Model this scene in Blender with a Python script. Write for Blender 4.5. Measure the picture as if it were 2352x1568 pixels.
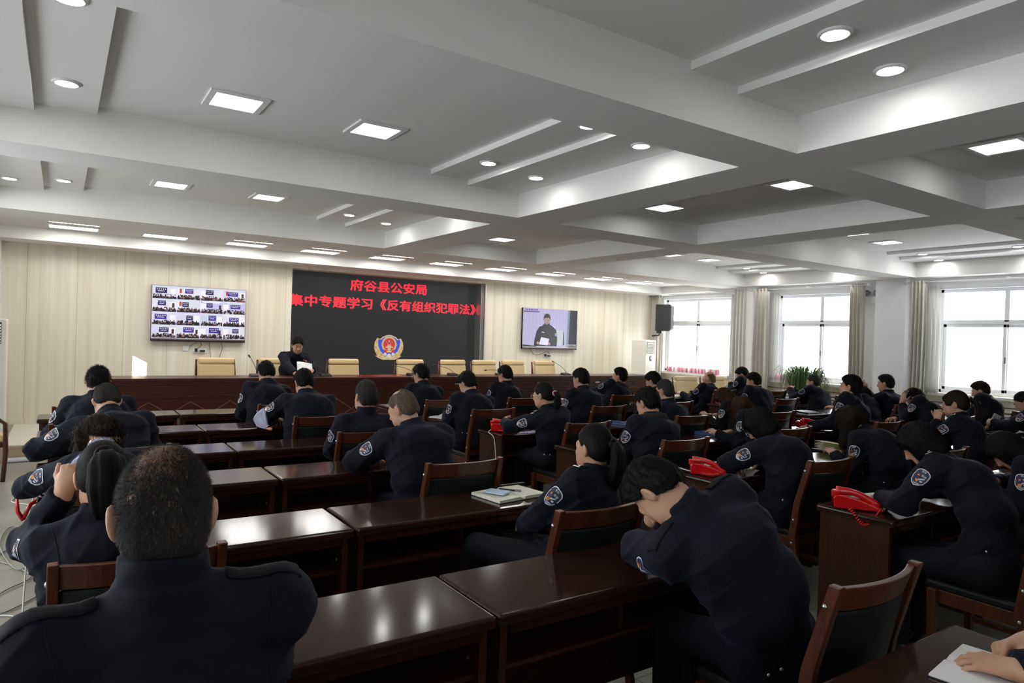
import bpy, bmesh, math, random
import numpy as np
from mathutils import Matrix, Vector, Euler

# ---------------------------------------------------------------- camera, sky, sun, exposure
scene = bpy.context.scene
COL = scene.collection
for o in list(bpy.data.objects):
    bpy.data.objects.remove(o)

cam_data = bpy.data.cameras.new('camera')
cam = bpy.data.objects.new('camera', cam_data)
COL.objects.link(cam)
cam_data.sensor_width = 36.0
cam_data.lens = 1557.73 * 36.0 / 2352.0
cam_data.clip_start = 0.05
cam_data.clip_end = 200
_yaw, _pitch, _roll = math.radians(33.7157), math.radians(-0.3567), math.radians(1.8262)
_f = Vector((math.sin(_yaw) * math.cos(_pitch), math.cos(_yaw) * math.cos(_pitch), math.sin(_pitch)))
_r = Vector((math.cos(_yaw), -math.sin(_yaw), 0))
_u = _r.cross(_f)
_r2 = _r * math.cos(_roll) + _u * math.sin(_roll)
_u2 = -_r * math.sin(_roll) + _u * math.cos(_roll)
cam.matrix_world = Matrix(((_r2.x, _u2.x, -_f.x, 0), (_r2.y, _u2.y, -_f.y, 0), (_r2.z, _u2.z, -_f.z, 1.66), (0, 0, 0, 1)))
scene.camera = cam

world = bpy.data.worlds.new('sky')
scene.world = world
world.use_nodes = True
_bg = world.node_tree.nodes['Background']
_bg.inputs[0].default_value = (0.91, 0.955, 1.0, 1)
_bg.inputs[1].default_value = 8.5

sun_data = bpy.data.lights.new('sun', 'SUN')
sun_data.energy = 110.0
sun_data.angle = math.radians(0.15)
sun_data.color = (1.0, 0.93, 0.82)
sun = bpy.data.objects.new('sun', sun_data)
COL.objects.link(sun)
SUN_DIR = Vector((1.0, 2.0, -0.246)).normalized()
sun.rotation_euler = SUN_DIR.to_track_quat('-Z', 'Y').to_euler()
sun.location = (-2, -8, 6)

vs = scene.view_settings
vs.view_transform = 'Standard'
vs.look = 'None'
vs.gamma = 1.0
vs.exposure = -0.25
vs.use_curve_mapping = False
scene.cycles.max_bounces = 10
scene.cycles.diffuse_bounces = 5
scene.cycles.glossy_bounces = 4
scene.cycles.transparent_max_bounces = 12
scene.cycles.sample_clamp_indirect = 6.0
scene.cycles.caustics_reflective = False
scene.cycles.caustics_refractive = False
TUBE_E, PANEL_E, DOWN_E = 23.0, 14.0, 80.0

random.seed(7)
rng = np.random.default_rng(11)

# daylight entering at each window: a light portal in the opening guides the sky sampling
def portal(name, x, y, z, sx, sz, side):
    d = bpy.data.lights.new(name, 'AREA')
    d.shape = 'RECTANGLE'
    d.size, d.size_y = sx, sz
    d.cycles.is_portal = True
    o = bpy.data.objects.new(name, d)
    COL.objects.link(o)
    o.location = (x, y, z)
    q = Vector((side, 0, 0)).to_track_quat('-Z', 'Y')
    o.rotation_euler = q.to_euler()
    return o

# ---------------------------------------------------------------- materials
def mat(name, color=(.8, .8, .8), rough=.5, metal=0, spec=.5, coat=0, coat_rough=.05, emit=None, emit_s=0, sheen=0):
    m = bpy.data.materials.new(name)
    m.use_nodes = True
    p = m.node_tree.nodes['Principled BSDF']
    p.inputs['Base Color'].default_value = (*color, 1)
    p.inputs['Roughness'].default_value = rough
    p.inputs['Metallic'].default_value = metal
    p.inputs['Specular IOR Level'].default_value = spec
    p.inputs['Coat Weight'].default_value = coat
    p.inputs['Coat Roughness'].default_value = coat_rough
    if sheen:
        p.inputs['Sheen Weight'].default_value = sheen
        p.inputs['Sheen Roughness'].default_value = .5
    if emit:
        p.inputs['Emission Color'].default_value = (*emit, 1)
        p.inputs['Emission Strength'].default_value = emit_s
    return m

def N(m, t, **kw):
    n = m.node_tree.nodes.new(t)
    for k, v in kw.items():
        setattr(n, k, v)
    return n

def L(m, a, b):
    m.node_tree.links.new(a, b)

def P(m):
    return m.node_tree.nodes['Principled BSDF']

def add_noise_color(m, scale, c1, c2, mapping=(1, 1, 1), detail=4, rough=.55, lo=.35, hi=.65, coord='Object'):
    tc = N(m, 'ShaderNodeTexCoord')
    mp = N(m, 'ShaderNodeMapping')
    mp.inputs['Scale'].default_value = mapping
    nz = N(m, 'ShaderNodeTexNoise')
    nz.inputs['Scale'].default_value = scale
    nz.inputs['Detail'].default_value = detail
    nz.inputs['Roughness'].default_value = rough
    cr = N(m, 'ShaderNodeValToRGB')
    cr.color_ramp.elements[0].position = lo
    cr.color_ramp.elements[1].position = hi
    cr.color_ramp.elements[0].color = (*c1, 1)
    cr.color_ramp.elements[1].color = (*c2, 1)
    L(m, tc.outputs[coord], mp.inputs[0])
    L(m, mp.outputs[0], nz.inputs['Vector'])
    L(m, nz.outputs[0], cr.inputs[0])
    L(m, cr.outputs[0], P(m).inputs['Base Color'])
    return nz, cr, mp

def add_bump(m, scale, strength, dist=.01, mapping=(1, 1, 1), detail=3, coord='Object'):
    tc = N(m, 'ShaderNodeTexCoord')
    mp = N(m, 'ShaderNodeMapping')
    mp.inputs['Scale'].default_value = mapping
    nz = N(m, 'ShaderNodeTexNoise')
    nz.inputs['Scale'].default_value = scale
    nz.inputs['Detail'].default_value = detail
    b = N(m, 'ShaderNodeBump')
    b.inputs['Strength'].default_value = strength
    b.inputs['Distance'].default_value = dist
    L(m, tc.outputs[coord], mp.inputs[0])
    L(m, mp.outputs[0], nz.inputs['Vector'])
    L(m, nz.outputs[0], b.inputs['Height'])
    L(m, b.outputs[0], P(m).inputs['Normal'])
    return b

def emission(name, color, s):
    m = mat(name, (0, 0, 0), .5, emit=color, emit_s=s)
    if 'diffuser' in name: P(m).inputs['Base Color'].default_value = (.8, .8, .8, 1)
    else: P(m).inputs['Base Color'].default_value = (.015, .015, .015, 1)
    return m

M = {}
M['ceiling'] = mat('ceiling_paint', (.84, .835, .815), .75, spec=.25)
add_bump(M['ceiling'], 60, .05, .004)
M['white_wall'] = mat('wall_paint', (.83, .83, .84), .7, spec=.3)
M['trim_white'] = mat('white_trim', (.80, .80, .80), .4)
# cream wood-effect wall boards: vertical grain, hairline joints
m = M['wall_wood'] = mat('cream_wood_board', (.75, .66, .5), .38, spec=.4)
nz, cr, mp = add_noise_color(m, 1.0, (.66, .585, .455), (.81, .76, .655), (9, 9, .22), 5, .6, .30, .68)
geo = N(m, 'ShaderNodeTexCoord'); sep = N(m, 'ShaderNodeSeparateXYZ')
L(m, geo.outputs['Object'], sep.inputs[0])
ad = N(m, 'ShaderNodeMath', operation='ADD'); L(m, sep.outputs[0], ad.inputs[0]); L(m, sep.outputs[1], ad.inputs[1])
mu = N(m, 'ShaderNodeMath', operation='MULTIPLY'); mu.inputs[1].default_value = 1 / .605; L(m, ad.outputs[0], mu.inputs[0])
fr = N(m, 'ShaderNodeMath', operation='FRACT'); L(m, mu.outputs[0], fr.inputs[0])
gt = N(m, 'ShaderNodeMath', operation='LESS_THAN'); gt.inputs[1].default_value = .008; L(m, fr.outputs[0], gt.inputs[0])
mx = N(m, 'ShaderNodeMixRGB'); mx.blend_type = 'MULTIPLY'; mx.inputs[2].default_value = (.55, .5, .42, 1)
L(m, gt.outputs[0], mx.inputs[0]); L(m, cr.outputs[0], mx.inputs[1]); L(m, mx.outputs[0], P(m).inputs['Base Color'])

def wood(name, c1, c2, rough, coat, scale=1.0, mapping=(1.2, 14, 14)):
    m = mat(name, c1, rough, coat=0, spec=.36)
    add_noise_color(m, scale * 3.0, c1, c2, mapping, 5, .6, .3, .7)
    return m
M['desk'] = wood('dark_red_brown_veneer', (.020, .0078, .0056), (.036, .0130, .0088), .12, .8)
P(M['desk']).inputs['Specular IOR Level'].default_value = .25
M['desk_side'] = wood('red_brown_veneer', (.034, .0105, .0065), (.060, .018, .010), .3, .3, mapping=(14, 14, 1.2))
M['stage_desk'] = wood('mahogany_veneer', (.040, .0105, .0070), (.066, .016, .010), .30, .5)
M['inlay'] = mat('pale_brown_inlay', (.17, .09, .055), .35)
M['chair_wood'] = wood('reddish_chair_wood', (.060, .0165, .0075), (.115, .032, .012), .3, .6, mapping=(10, 10, 1.5))
M['leather'] = mat('black_green_leather', (.008, .011, .011), .45, spec=.25)
add_bump(M['leather'], 220, .12, .002)
M['bolt'] = mat('steel_bolt', (.6, .6, .6), .3, 1)
M['tan_leather'] = mat('tan_leather', (.60, .45, .235), .45)
add_bump(M['tan_leather'], 140, .1, .002)
M['arm_wood'] = wood('dark_armrest_wood', (.045, .014, .009), (.08, .024, .013), .25, .6)
# speckled granite floor with tile joints
m = M['floor'] = mat('grey_granite_tiles', (.2, .19, .17), .28)
nz, cr, mp = add_noise_color(m, 160, (.20, .188, .155), (.37, .35, .30), (1, 1, 1), 3, .7, .36, .66)
big = N(m, 'ShaderNodeTexNoise'); big.inputs['Scale'].default_value = 1.3; big.inputs['Detail'].default_value = 3
tc = N(m, 'ShaderNodeTexCoord'); L(m, tc.outputs['Object'], big.inputs['Vector'])
bk = N(m, 'ShaderNodeTexBrick'); bk.offset = 0
bk.inputs['Scale'].default_value = 1.0; bk.inputs['Brick Width'].default_value = .8; bk.inputs['Row Height'].default_value = .8
bk.inputs['Mortar Size'].default_value = .004
bk.inputs['Color1'].default_value = (1, 1, 1, 1); bk.inputs['Color2'].default_value = (.93, .93, .93, 1); bk.inputs['Mortar'].default_value = (.35, .35, .35, 1)
L(m, tc.outputs['Object'], bk.inputs['Vector'])
m1 = N(m, 'ShaderNodeMixRGB'); m1.blend_type = 'MULTIPLY'; m1.inputs[0].default_value = 1
m2 = N(m, 'ShaderNodeMixRGB'); m2.blend_type = 'OVERLAY'; m2.inputs[0].default_value = .5
L(m, cr.outputs[0], m1.inputs[1]); L(m, bk.outputs[0], m1.inputs[2])
L(m, m1.outputs[0], m2.inputs[1]); L(m, big.outputs[0], m2.inputs[2]); L(m, m2.outputs[0], P(m).inputs['Base Color'])
M['platform'] = mat('pale_platform_tile', (.66, .62, .53), .3)
M['platform_face'] = wood('platform_wood_board', (.34, .26, .17), (.46, .37, .26), .45, .1)
M['black_plastic'] = mat('black_plastic', (.012, .012, .013), .4)
M['grey_plastic'] = mat('grey_plastic', (.2, .2, .21), .4)
M['white_plastic'] = mat('white_plastic', (.78, .78, .76), .35)
M['cream_plastic'] = mat('cream_plastic', (.74, .73, .64), .35)
M['led'] = mat('led_wall_black', (.006, .006, .007), .35, spec=.35, emit=(.030, .030, .032), emit_s=.75)
M['led_red'] = emission('led_red', (1.0, .03, .055), 1.35)
M['tv_frame'] = mat('tv_frame_maroon', (.035, .012, .014), .25)
M['tv_silver'] = mat('tv_silver', (.45, .42, .40), .3, .7)
M['alu'] = mat('white_aluminium', (.86, .88, .90), .35)
M['metal'] = mat('brushed_metal', (.6, .58, .54), .35, .9)
M['red_phone'] = mat('glossy_red_plastic', (.56, .006, .010), .18, coat=.5)
M['paper'] = mat('white_paper', (.80, .80, .80), .7)
M['cream_paper'] = mat('cream_paper', (.80, .79, .66), .7)
M['yellow_paper'] = mat('yellow_paper', (.62, .58, .30), .7)
M['blue_cover'] = mat('blue_book_cover', (.025, .060, .17), .35)
M['dark_cover'] = mat('dark_book_cover', (.012, .016, .03), .4)
M['ink'] = mat('grey_handwriting', (.25, .25, .27), .8)
M['mask'] = mat('pale_blue_mask', (.55, .68, .85), .8)
M['cable_white'] = mat('white_cable', (.7, .7, .7), .5)
M['cable_grey'] = mat('grey_cable', (.33, .33, .32), .5)
M['cable_black'] = mat('black_cable', (.015, .015, .015), .5)
M['silver'] = mat('silver_metal', (.75, .75, .76), .3, .9)
M['gold'] = emission('screen_gold', (1.0, .55, .14), .62)
m = M['curtain'] = mat('grey_beige_curtain', (.58, .555, .49), .8, sheen=.2)
add_bump(m, 240, .2, .002)
m = M['sheer'] = mat('sheer_white_curtain', (.85, .85, .83), .8)
P(m).inputs['Transmission Weight'].default_value = 0
_t = N(m, 'ShaderNodeBsdfTranslucent'); _t.inputs[0].default_value = (.85, .85, .83, 1)
_mx = N(m, 'ShaderNodeMixShader'); _mx.inputs[0].default_value = .5
L(m, P(m).outputs[0], _mx.inputs[1]); L(m, _t.outputs[0], _mx.inputs[2]); L(m, _mx.outputs[0], m.node_tree.nodes['Material Output'].inputs[0])
m = M['glass'] = bpy.data.materials.new('window_glass'); m.use_nodes = True
m.node_tree.nodes.remove(P(m))
_a = N(m, 'ShaderNodeBsdfTransparent'); _b = N(m, 'ShaderNodeBsdfGlossy'); _b.inputs['Roughness'].default_value = .02
_mx = N(m, 'ShaderNodeMixShader'); _mx.inputs[0].default_value = .06
L(m, _a.outputs[0], _mx.inputs[1]); L(m, _b.outputs[0], _mx.inputs[2]); L(m, _mx.outputs[0], m.node_tree.nodes['Material Output'].inputs[0])
# uniforms, skin, hair
m = M['navy'] = mat('navy_uniform_cloth', (.0048, .0057, .0108), .8, spec=.14, sheen=.08)
P(m).inputs['Sheen Tint'].default_value = (.25, .30, .50, 1)
add_bump(m, 26, .35, .006, detail=4)
m = M['trousers'] = mat('dark_navy_trouser_cloth', (.0045, .0054, .0095), .8, spec=.2)
m = M['epaulette'] = mat('black_shoulder_board', (.006, .007, .009), .75, spec=.15)
m = M['fur'] = mat('black_fur', (.006, .006, .007), .9)
add_bump(m, 160, .9, .01)
m = M['skin'] = mat('skin', (.50, .285, .19), .5, spec=.4)
P(m).inputs['Subsurface Weight'].default_value = .12
P(m).inputs['Subsurface Radius'].default_value = (.012, .005, .003)
P(m).inputs['Subsurface Scale'].default_value = .5
add_noise_color(m, 9, (.45, .24, .155), (.55, .325, .22), (1, 1, 1), 3)
def hair_mat(name, c, rough=.55, freq=70, tint=None):
    m = mat(name, c, rough, spec=.10)
    at = N(m, 'ShaderNodeAttribute'); at.attribute_name = 'strand'
    nz = N(m, 'ShaderNodeTexNoise'); nz.inputs['Scale'].default_value = freq; nz.inputs['Detail'].default_value = 3
    L(m, at.outputs['Vector'], nz.inputs['Vector'])
    cr = N(m, 'ShaderNodeValToRGB')
    cr.color_ramp.elements[0].color = (*[x * .6 for x in c], 1); cr.color_ramp.elements[1].color = (*[x * 1.7 for x in (tint or c)], 1)
    cr.color_ramp.elements[0].position = .35; cr.color_ramp.elements[1].position = .7
    L(m, nz.outputs[0], cr.inputs[0]); L(m, cr.outputs[0], P(m).inputs['Base Color'])
    b = N(m, 'ShaderNodeBump'); b.inputs['Strength'].default_value = .6; b.inputs['Distance'].default_value = .003
    L(m, nz.outputs[0], b.inputs['Height']); L(m, b.outputs[0], P(m).inputs['Normal'])
    return m
M['hair_black'] = hair_mat('black_hair', (.0060, .0055, .0056))
M['hair_brown'] = hair_mat('dark_brown_hair', (.010, .0065, .0052), tint=(.018, .010, .007))
M['hair_auburn'] = hair_mat('auburn_tipped_hair', (.022, .0095, .006), tint=(.05, .019, .009))
M['hair_grey'] = hair_mat('greying_short_hair', (.0125, .0115, .011), .6, tint=(.035, .033, .031))
M['scalp'] = hair_mat('thinly_haired_scalp', (.20, .115, .075), .55, tint=(.16, .09, .06))
M['stubble'] = hair_mat('cropped_thin_hair', (.085, .058, .044), .6, tint=(.12, .08, .06))
M['patch_white'] = mat('patch_white', (.70, .72, .74), .6)
M['patch_navy'] = mat('patch_navy', (.012, .018, .055), .6)
M['patch_orange'] = mat('patch_orange', (.70, .26, .04), .6)
M['patch_silver'] = mat('patch_silver', (.45, .50, .62), .5)
M['shoe'] = mat('black_shoe', (.008, .008, .008), .3)
M['eye'] = mat('dark_eye', (.008, .006, .005), .2)
M['lip'] = mat('lip', (.38, .14, .12), .5)
M['leaf'] = mat('green_leaf', (.045, .115, .022), .45)
add_noise_color(M['leaf'], 6, (.030, .085, .018), (.085, .17, .035))
M['pot'] = mat('pale_plant_pot', (.6, .6, .57), .4)
M['pink_paper'] = mat('pink_folded_paper', (.72, .30, .38), .7)
M['tube_light'] = emission('tube_light_diffuser', (1.0, .985, .95), TUBE_E)
M['panel_light'] = emission('panel_light_diffuser', (1.0, .99, .97), PANEL_E)
M['down_light'] = emission('downlight_diffuser', (1.0, .99, .96), DOWN_E)
M['building'] = mat('pale_render', (.36, .355, .35), .8)
M['screen'] = m = bpy.data.materials.new('screen_picture'); m.use_nodes = True
_at = N(m, 'ShaderNodeAttribute'); _at.attribute_name = 'pix'
P(m).inputs['Base Color'].default_value = (.01, .01, .01, 1); P(m).inputs['Roughness'].default_value = .25
L(m, _at.outputs['Color'], P(m).inputs['Emission Color']); P(m).inputs['Emission Strength'].default_value = 1.1

# ---------------------------------------------------------------- mesh helpers
class MB:
    """collects shapes and links them as one mesh object"""
    def __init__(self):
        self.v = []; self.f = []; self.mi = []; self.cur = 0
    def add(self, vs, fs):
        b = len(self.v)
        self.v.extend([tuple(map(float, p)) for p in vs])
        for q in fs:
            self.f.append(tuple(b + i for i in q)); self.mi.append(self.cur)
        return self
    def box(self, x0, x1, y0, y1, z0, z1):
        return self.add([(x0, y0, z0), (x1, y0, z0), (x1, y1, z0), (x0, y1, z0), (x0, y0, z1), (x1, y0, z1), (x1, y1, z1), (x0, y1, z1)],
                        [(0, 3, 2, 1), (4, 5, 6, 7), (0, 1, 5, 4), (1, 2, 6, 5), (2, 3, 7, 6), (3, 0, 4, 7)])
    def hexa(self, bottom, top):
        n = len(bottom)
        fs = [tuple(range(n - 1, -1, -1)), tuple(range(n, 2 * n))] + [(i, (i + 1) % n, n + (i + 1) % n, n + i) for i in range(n)]
        return self.add(list(bottom) + list(top), fs)
    def tube(self, pts, r, seg=8, cap=True):
        pts = [Vector(p) for p in pts]
        n = len(pts)
        rs = r if isinstance(r, (list, tuple, np.ndarray)) else [r] * n
        t = (pts[1] - pts[0]).normalized()
        up = Vector((0, 0, 1)) if abs(t.z) < .9 else Vector((1, 0, 0))
        a = t.cross(up).normalized()
        vs = []; fs = []
        for i, p in enumerate(pts):
            t = (pts[min(i + 1, n - 1)] - pts[max(i - 1, 0)])
            t = t.normalized() if t.length > 1e-9 else Vector((0, 0, 1))
            a = (a - t * a.dot(t))
            a = a.normalized() if a.length > 1e-6 else t.orthogonal().normalized()
            b = t.cross(a)
            for k in range(seg):
                w = 2 * math.pi * k / seg
                vs.append(p + (a * math.cos(w) + b * math.sin(w)) * rs[i])
        for i in range(n - 1):
            for k in range(seg):
                fs.append((i * seg + k, i * seg + (k + 1) % seg, (i + 1) * seg + (k + 1) % seg, (i + 1) * seg + k))
        if cap:
            fs.append(tuple(range(seg - 1, -1, -1))); fs.append(tuple((n - 1) * seg + k for k in range(seg)))
        return self.add(vs, fs)
    def lathe(self, prof, c=(0, 0, 0), seg=24, axis='z'):
        vs = []; fs = []
        n = len(prof)
        for (r, h) in prof:
            for k in range(seg):
                w = 2 * math.pi * k / seg
                x, y = r * math.cos(w), r * math.sin(w)
                p = {'z': (x, y, h), 'x': (h, x, y), 'y': (y, h, x)}[axis]
                vs.append((c[0] + p[0], c[1] + p[1], c[2] + p[2]))
        for i in range(n - 1):
            for k in range(seg):
                fs.append((i * seg + k, i * seg + (k + 1) % seg, (i + 1) * seg + (k + 1) % seg, (i + 1) * seg + k))
        fs.append(tuple(range(seg - 1, -1, -1))); fs.append(tuple((n - 1) * seg + k for k in range(seg)))
        return self.add(vs, fs)
    def prism(self, poly, d0, d1, axis='x'):
        """poly: 2D points; extruded along axis between d0 and d1"""
        def pt(u, v, d):
            return {'x': (d, u, v), 'y': (u, d, v), 'z': (u, v, d)}[axis]
        n = len(poly)
        vs = [pt(u, v, d0) for u, v in poly] + [pt(u, v, d1) for u, v in poly]
        fs = [tuple(range(n - 1, -1, -1)), tuple(range(n, 2 * n))] + [(i, (i + 1) % n, n + (i + 1) % n, n + i) for i in range(n)]
        return self.add(vs, fs)
    def grid(self, rows):
        n = len(rows[0]); b = []
        for r in rows:
            b.extend(r)
        fs = [(i * n + j, i * n + j + 1, (i + 1) * n + j + 1, (i + 1) * n + j) for i in range(len(rows) - 1) for j in range(n - 1)]
        return self.add(b, fs)
    def build(self, name, m, parent=None, smooth=False, bevel=0, seg=2, weld=False):
        me = bpy.data.meshes.new(name)
        me.from_pydata(self.v, [], self.f)
        ms = m if isinstance(m, (list, tuple)) else [m]
        for x in ms:
            me.materials.append(x)
        me.polygons.foreach_set('material_index', self.mi)
        bm = bmesh.new(); bm.from_mesh(me)
        bmesh.ops.recalc_face_normals(bm, faces=bm.faces)
        bm.to_mesh(me); bm.free()
        if smooth:
            me.polygons.foreach_set('use_smooth', [True] * len(me.polygons))
        o = bpy.data.objects.new(name, me)
        COL.objects.link(o)
        if parent is not None:
            o.parent = parent
        if bevel:
            b = o.modifiers.new('bevel', 'BEVEL'); b.width = bevel; b.segments = seg; b.limit_method = 'ANGLE'; b.angle_limit = math.radians(40)
        return o

def tag(o, label, cat, group=None, kind=None):
    o['label'] = label; o['category'] = cat
    if group: o['group'] = group
    if kind: o['kind'] = kind
    return o

def thing(name, label, cat, loc=(0, 0, 0), rz=0, group=None):
    o = bpy.data.objects.new(name, None)
    COL.objects.link(o)
    o.location = loc; o.rotation_euler = (0, 0, rz); o.empty_display_size = .1
    return tag(o, label, cat, group)

def struct(o):
    o['kind'] = 'structure'
    return o

def copy_tree(o, loc=None, rz=None, label=None, group=None, parent=None):
    c = o.copy(); COL.objects.link(c)
    if parent is not None:
        c.parent = parent
    for ch in list(o.children):
        copy_tree(ch, parent=c)
    if loc is not None: c.location = loc
    if rz is not None: c.rotation_euler = (0, 0, rz)
    if label: c['label'] = label
    if group: c['group'] = group
    return c
# ---------------------------------------------------------------- the room shell
XL, XR, YB, YF = -2.40, 12.25, 11.90, -3.6       # left wall, window wall, stage wall, rear wall
b = MB(); b.box(XL - .3, XR + .4, YF - .2, YB + .6, -.1, 0)
struct(b.build('floor', M['floor']))

# stage wall: cream boards with a recess for the LED wall
LX0, LX1, LZ1, LYD = 3.33, 7.27, 2.735, 12.22
b = MB()
b.box(XL - .2, LX0, YB, YB + .5, 0, 3.3); b.box(LX1, XR + .2, YB, YB + .5, 0, 3.3)
b.box(LX0, LX1, YB, YB + .5, LZ1, 3.3); b.box(LX0, LX1, LYD + .03, YB + .5, 0, LZ1)
struct(b.build('wall_back', M['wall_wood']))
b = MB()
b.box(LX1 - .030, LX1, YB - .012, LYD, .2, LZ1); b.box(LX1 - .062, LX1 - .034, YB + .10, LYD, .2, LZ1)
struct(b.build('trim_1', M['metal'], bevel=.003))
b = MB(); b.box(-1.1, -.70, 11.62, YB, 0, 2.95)
struct(b.build('trim_2', M['white_wall']))
b = MB(); b.box(-.70, XR, YB - .012, YB, .2, .28)
struct(b.build('baseboard_back', M['wall_wood']))

# window wall
SILL, WTOP, TRANS = .97, 2.69, 2.145
WINS = [(9.74, 11.72), (6.96, 8.58), (3.58, 5.52)]
b = MB()
edges = [YF - .2, -0.0]
segs = [(YF - .2, 3.58), (5.52, 6.96), (8.58, 9.74), (11.72, YB + .5)]
for y0, y1 in segs:
    b.box(XR, XR + .24, y0, y1, SILL, WTOP)
b.box(XR, XR + .24, YF - .2, YB + .5, WTOP, 3.3)
struct(b.build('wall_right', M['white_wall']))
b = MB(); b.box(XR, XR + .24, YF - .2, YB + .5, 0, SILL)
struct(b.build('wall_right_dado', M['wall_wood']))
b = MB()
for y0, y1 in ((5.93, 6.45), (9.0, 9.42)):
    b.box(12.02, XR, y0, y1, 0, 2.9)
struct(b.build('pillar', M['white_wall'], bevel=.004))
b = MB(); b.box(XR - .012, XR, 5.5, 9.6, .50, .515); b.box(XR - .012, XR, 2, 5.6, .50, .515); b.box(XR - .012, XR, 2, 9.6, .80, .812)
struct(b.build('trim_3', M['desk_side']))
for i, (y0, y1) in enumerate(WINS):
    root = struct(thing('window_%d' % (i + 1), '', '', (XR + .10, (y0 + y1) / 2, SILL)))
    del root['label']; del root['category']
    W2 = (y1 - y0) / 2; H = WTOP - SILL; T = TRANS - SILL; w = .055
    b = MB()
    b.box(0, .07, -W2, W2, 0, w); b.box(0, .07, -W2, W2, H - w, H); b.box(0, .07, -W2, -W2 + w, 0, H); b.box(0, .07, W2 - w, W2, 0, H)
    b.box(-.005, .075, -W2, W2, T - .035, T + .035)
    mo = -.12 if i == 1 else 0
    b.box(-.005, .075, mo - .035, mo + .035, T, H)
    b.build('window_frame', M['alu'], root, bevel=.006)
    for s in (-1, 1):
        b = MB(); y_a, y_b = (mo if s > 0 else -W2 + w), (W2 - w if s > 0 else mo + .03)
        x0 = .01 if s > 0 else .035; q = .05
        b.box(x0, x0 + .03, y_a, y_b, w, w + q); b.box(x0, x0 + .03, y_a, y_b, T - .035 - q, T - .035)
        b.box(x0, x0 + .03, y_a, y_a + q, w, T - .035); b.box(x0, x0 + .03, y_b - q, y_b, w, T - .035)
        sash = b.build('window_sash', M['alu'], root, bevel=.004)
        if s < 0:
            h = MB(); h.box(-.02, .012, y_b - .04, y_b - .015, .52, .62)
            h.build('latch', M['grey_plastic'], sash, bevel=.004)
    b = MB(); b.box(.045, .049, -W2 + w, W2 - w, w, H - w)
    b.build('window_pane', M['glass'], root)
    b = MB(); b.box(-.22, .06, -W2 - .06, W2 + .06, -.055, -.002)
    b.build('window_sill', M['trim_white'], root, bevel=.008)
    portal('daylight_%d' % (i + 1), XR + .22, (y0 + y1) / 2, (SILL + WTOP) / 2, W2 * 2, H, -1)

# left wall with two windows beside the aisle, and the rear wall with its added window
LWIN = [(1.4, 4.5), (5.4, 8.6)]
for i, (y0, y1) in enumerate(LWIN):
    b = MB(); W2 = (y1 - y0) / 2
    for q in ((-W2, -W2 + .05), (-.03, .03), (W2 - .05, W2)):
        b.box(0, .07, q[0], q[1], 0, 1.67)
    for q in ((0, .05), (1.1, 1.16), (1.62, 1.67)):
        b.box(0, .07, -W2, W2, q[0], q[1])
    o = b.build('window_%d' % (i + 4), M['alu']); o.location = (XL - .13, (y0 + y1) / 2, .95); struct(o)
    portal('daylight_%d' % (i + 4), XL - .19, (y0 + y1) / 2, .95 + .835, W2 * 2, 1.67, 1)

def ceil_build():
    b = MB(); Z0, Z1 = 2.88, 3.34
    def bx(*a): b.box(*a)
    XA, XB_ = XL - .2, XR + .24
    # beams across
    for y0, y1 in ((-.62, -.18), (2.60, 3.04), (5.75, 6.27), (9.16, 9.95)):
        bx(XA, XB_, y0, y1, Z0, Z1)
    bx(XA, XB_, YF - .2, -3.1, Z0, Z1)
    # beams along, between the cross beams
    for x0, x1 in ((XA, -.80), (3.86, 4.39), (6.55, 7.12), (11.95, XB_)):
        for y0, y1 in ((-3.1, -.62), (-.18, 2.60), (3.04, 5.75), (6.27, 9.16)):
            bx(x0, x1, y0, y1, Z0, Z1)
    # coffer lids; stepped strips on both long sides of the outer columns
    bx(-.9, 3.9, YF, 9.3, 3.215, Z1)
    bx(4.2, 6.8, YF, 9.3, 3.12, Z1)
    bx(7.0, 12.0, YF, 9.3, 3.225, Z1)
    for x0, x1, z in ((2.865, 3.9, 3.167), (3.265, 3.9, 3.12), (-.9, .19, 3.167), (-.9, -.18, 3.12), (11.05, 12, 3.178), (11.43, 12, 3.13), (7.0, 8.0, 3.178), (7.0, 7.6, 3.13)):
        bx(x0, x1, YF, 9.3, z, Z1)
    # stage tray and its cornice
    bx(XA, XB_, 9.95, YB + .5, 2.955, Z1)
    bx(XA, XB_, 11.36, YB + .02, 2.785, 3.0)
    bx(11.80, XB_, 9.95, 11.36, 2.80, 3.0)
    return b
struct(ceil_build().build('ceiling', M['ceiling']))

# stage platform
b = MB(); b.box(-.51, XR, 9.90, YB, .015, .20)
pl = struct(b.build('floor_platform', M['platform'], bevel=.004))
b = MB(); b.box(-.525, XR, 9.885, 9.90, .05, .19); b.box(-.525, -.51, 9.885, YB, .0, .19)
struct(b.build('trim_4', M['platform_face']))
b = MB(); b.tube([(-.51, 9.87, .028), (XR, 9.87, .028)], .028, 10)
struct(b.build('baseboard_platform', M['white_plastic'], smooth=True))
b = MB(); b.box(-.56, -.52, 9.84, 9.90, 0, .2)
struct(b.build('trim_5', M['platform_face'], bevel=.003))

# building and ground outside the windows
t = thing('apartment_building', 'pale rendered building across the street, seen washed out through the windows', 'building', (34, 10, -9))
b = MB(); b.box(0, 8, -26, 20, 0, 12)
b.build('wall', M['building'], t)
for k in range(7):
    for j in range(2):
        b = MB(); b.box(-.03, .02, -24 + k * 6, -22.2 + k * 6, 4.2 + j * 3.2, 5.9 + j * 3.2)
        b.build('window', M['alu'], t)
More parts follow.
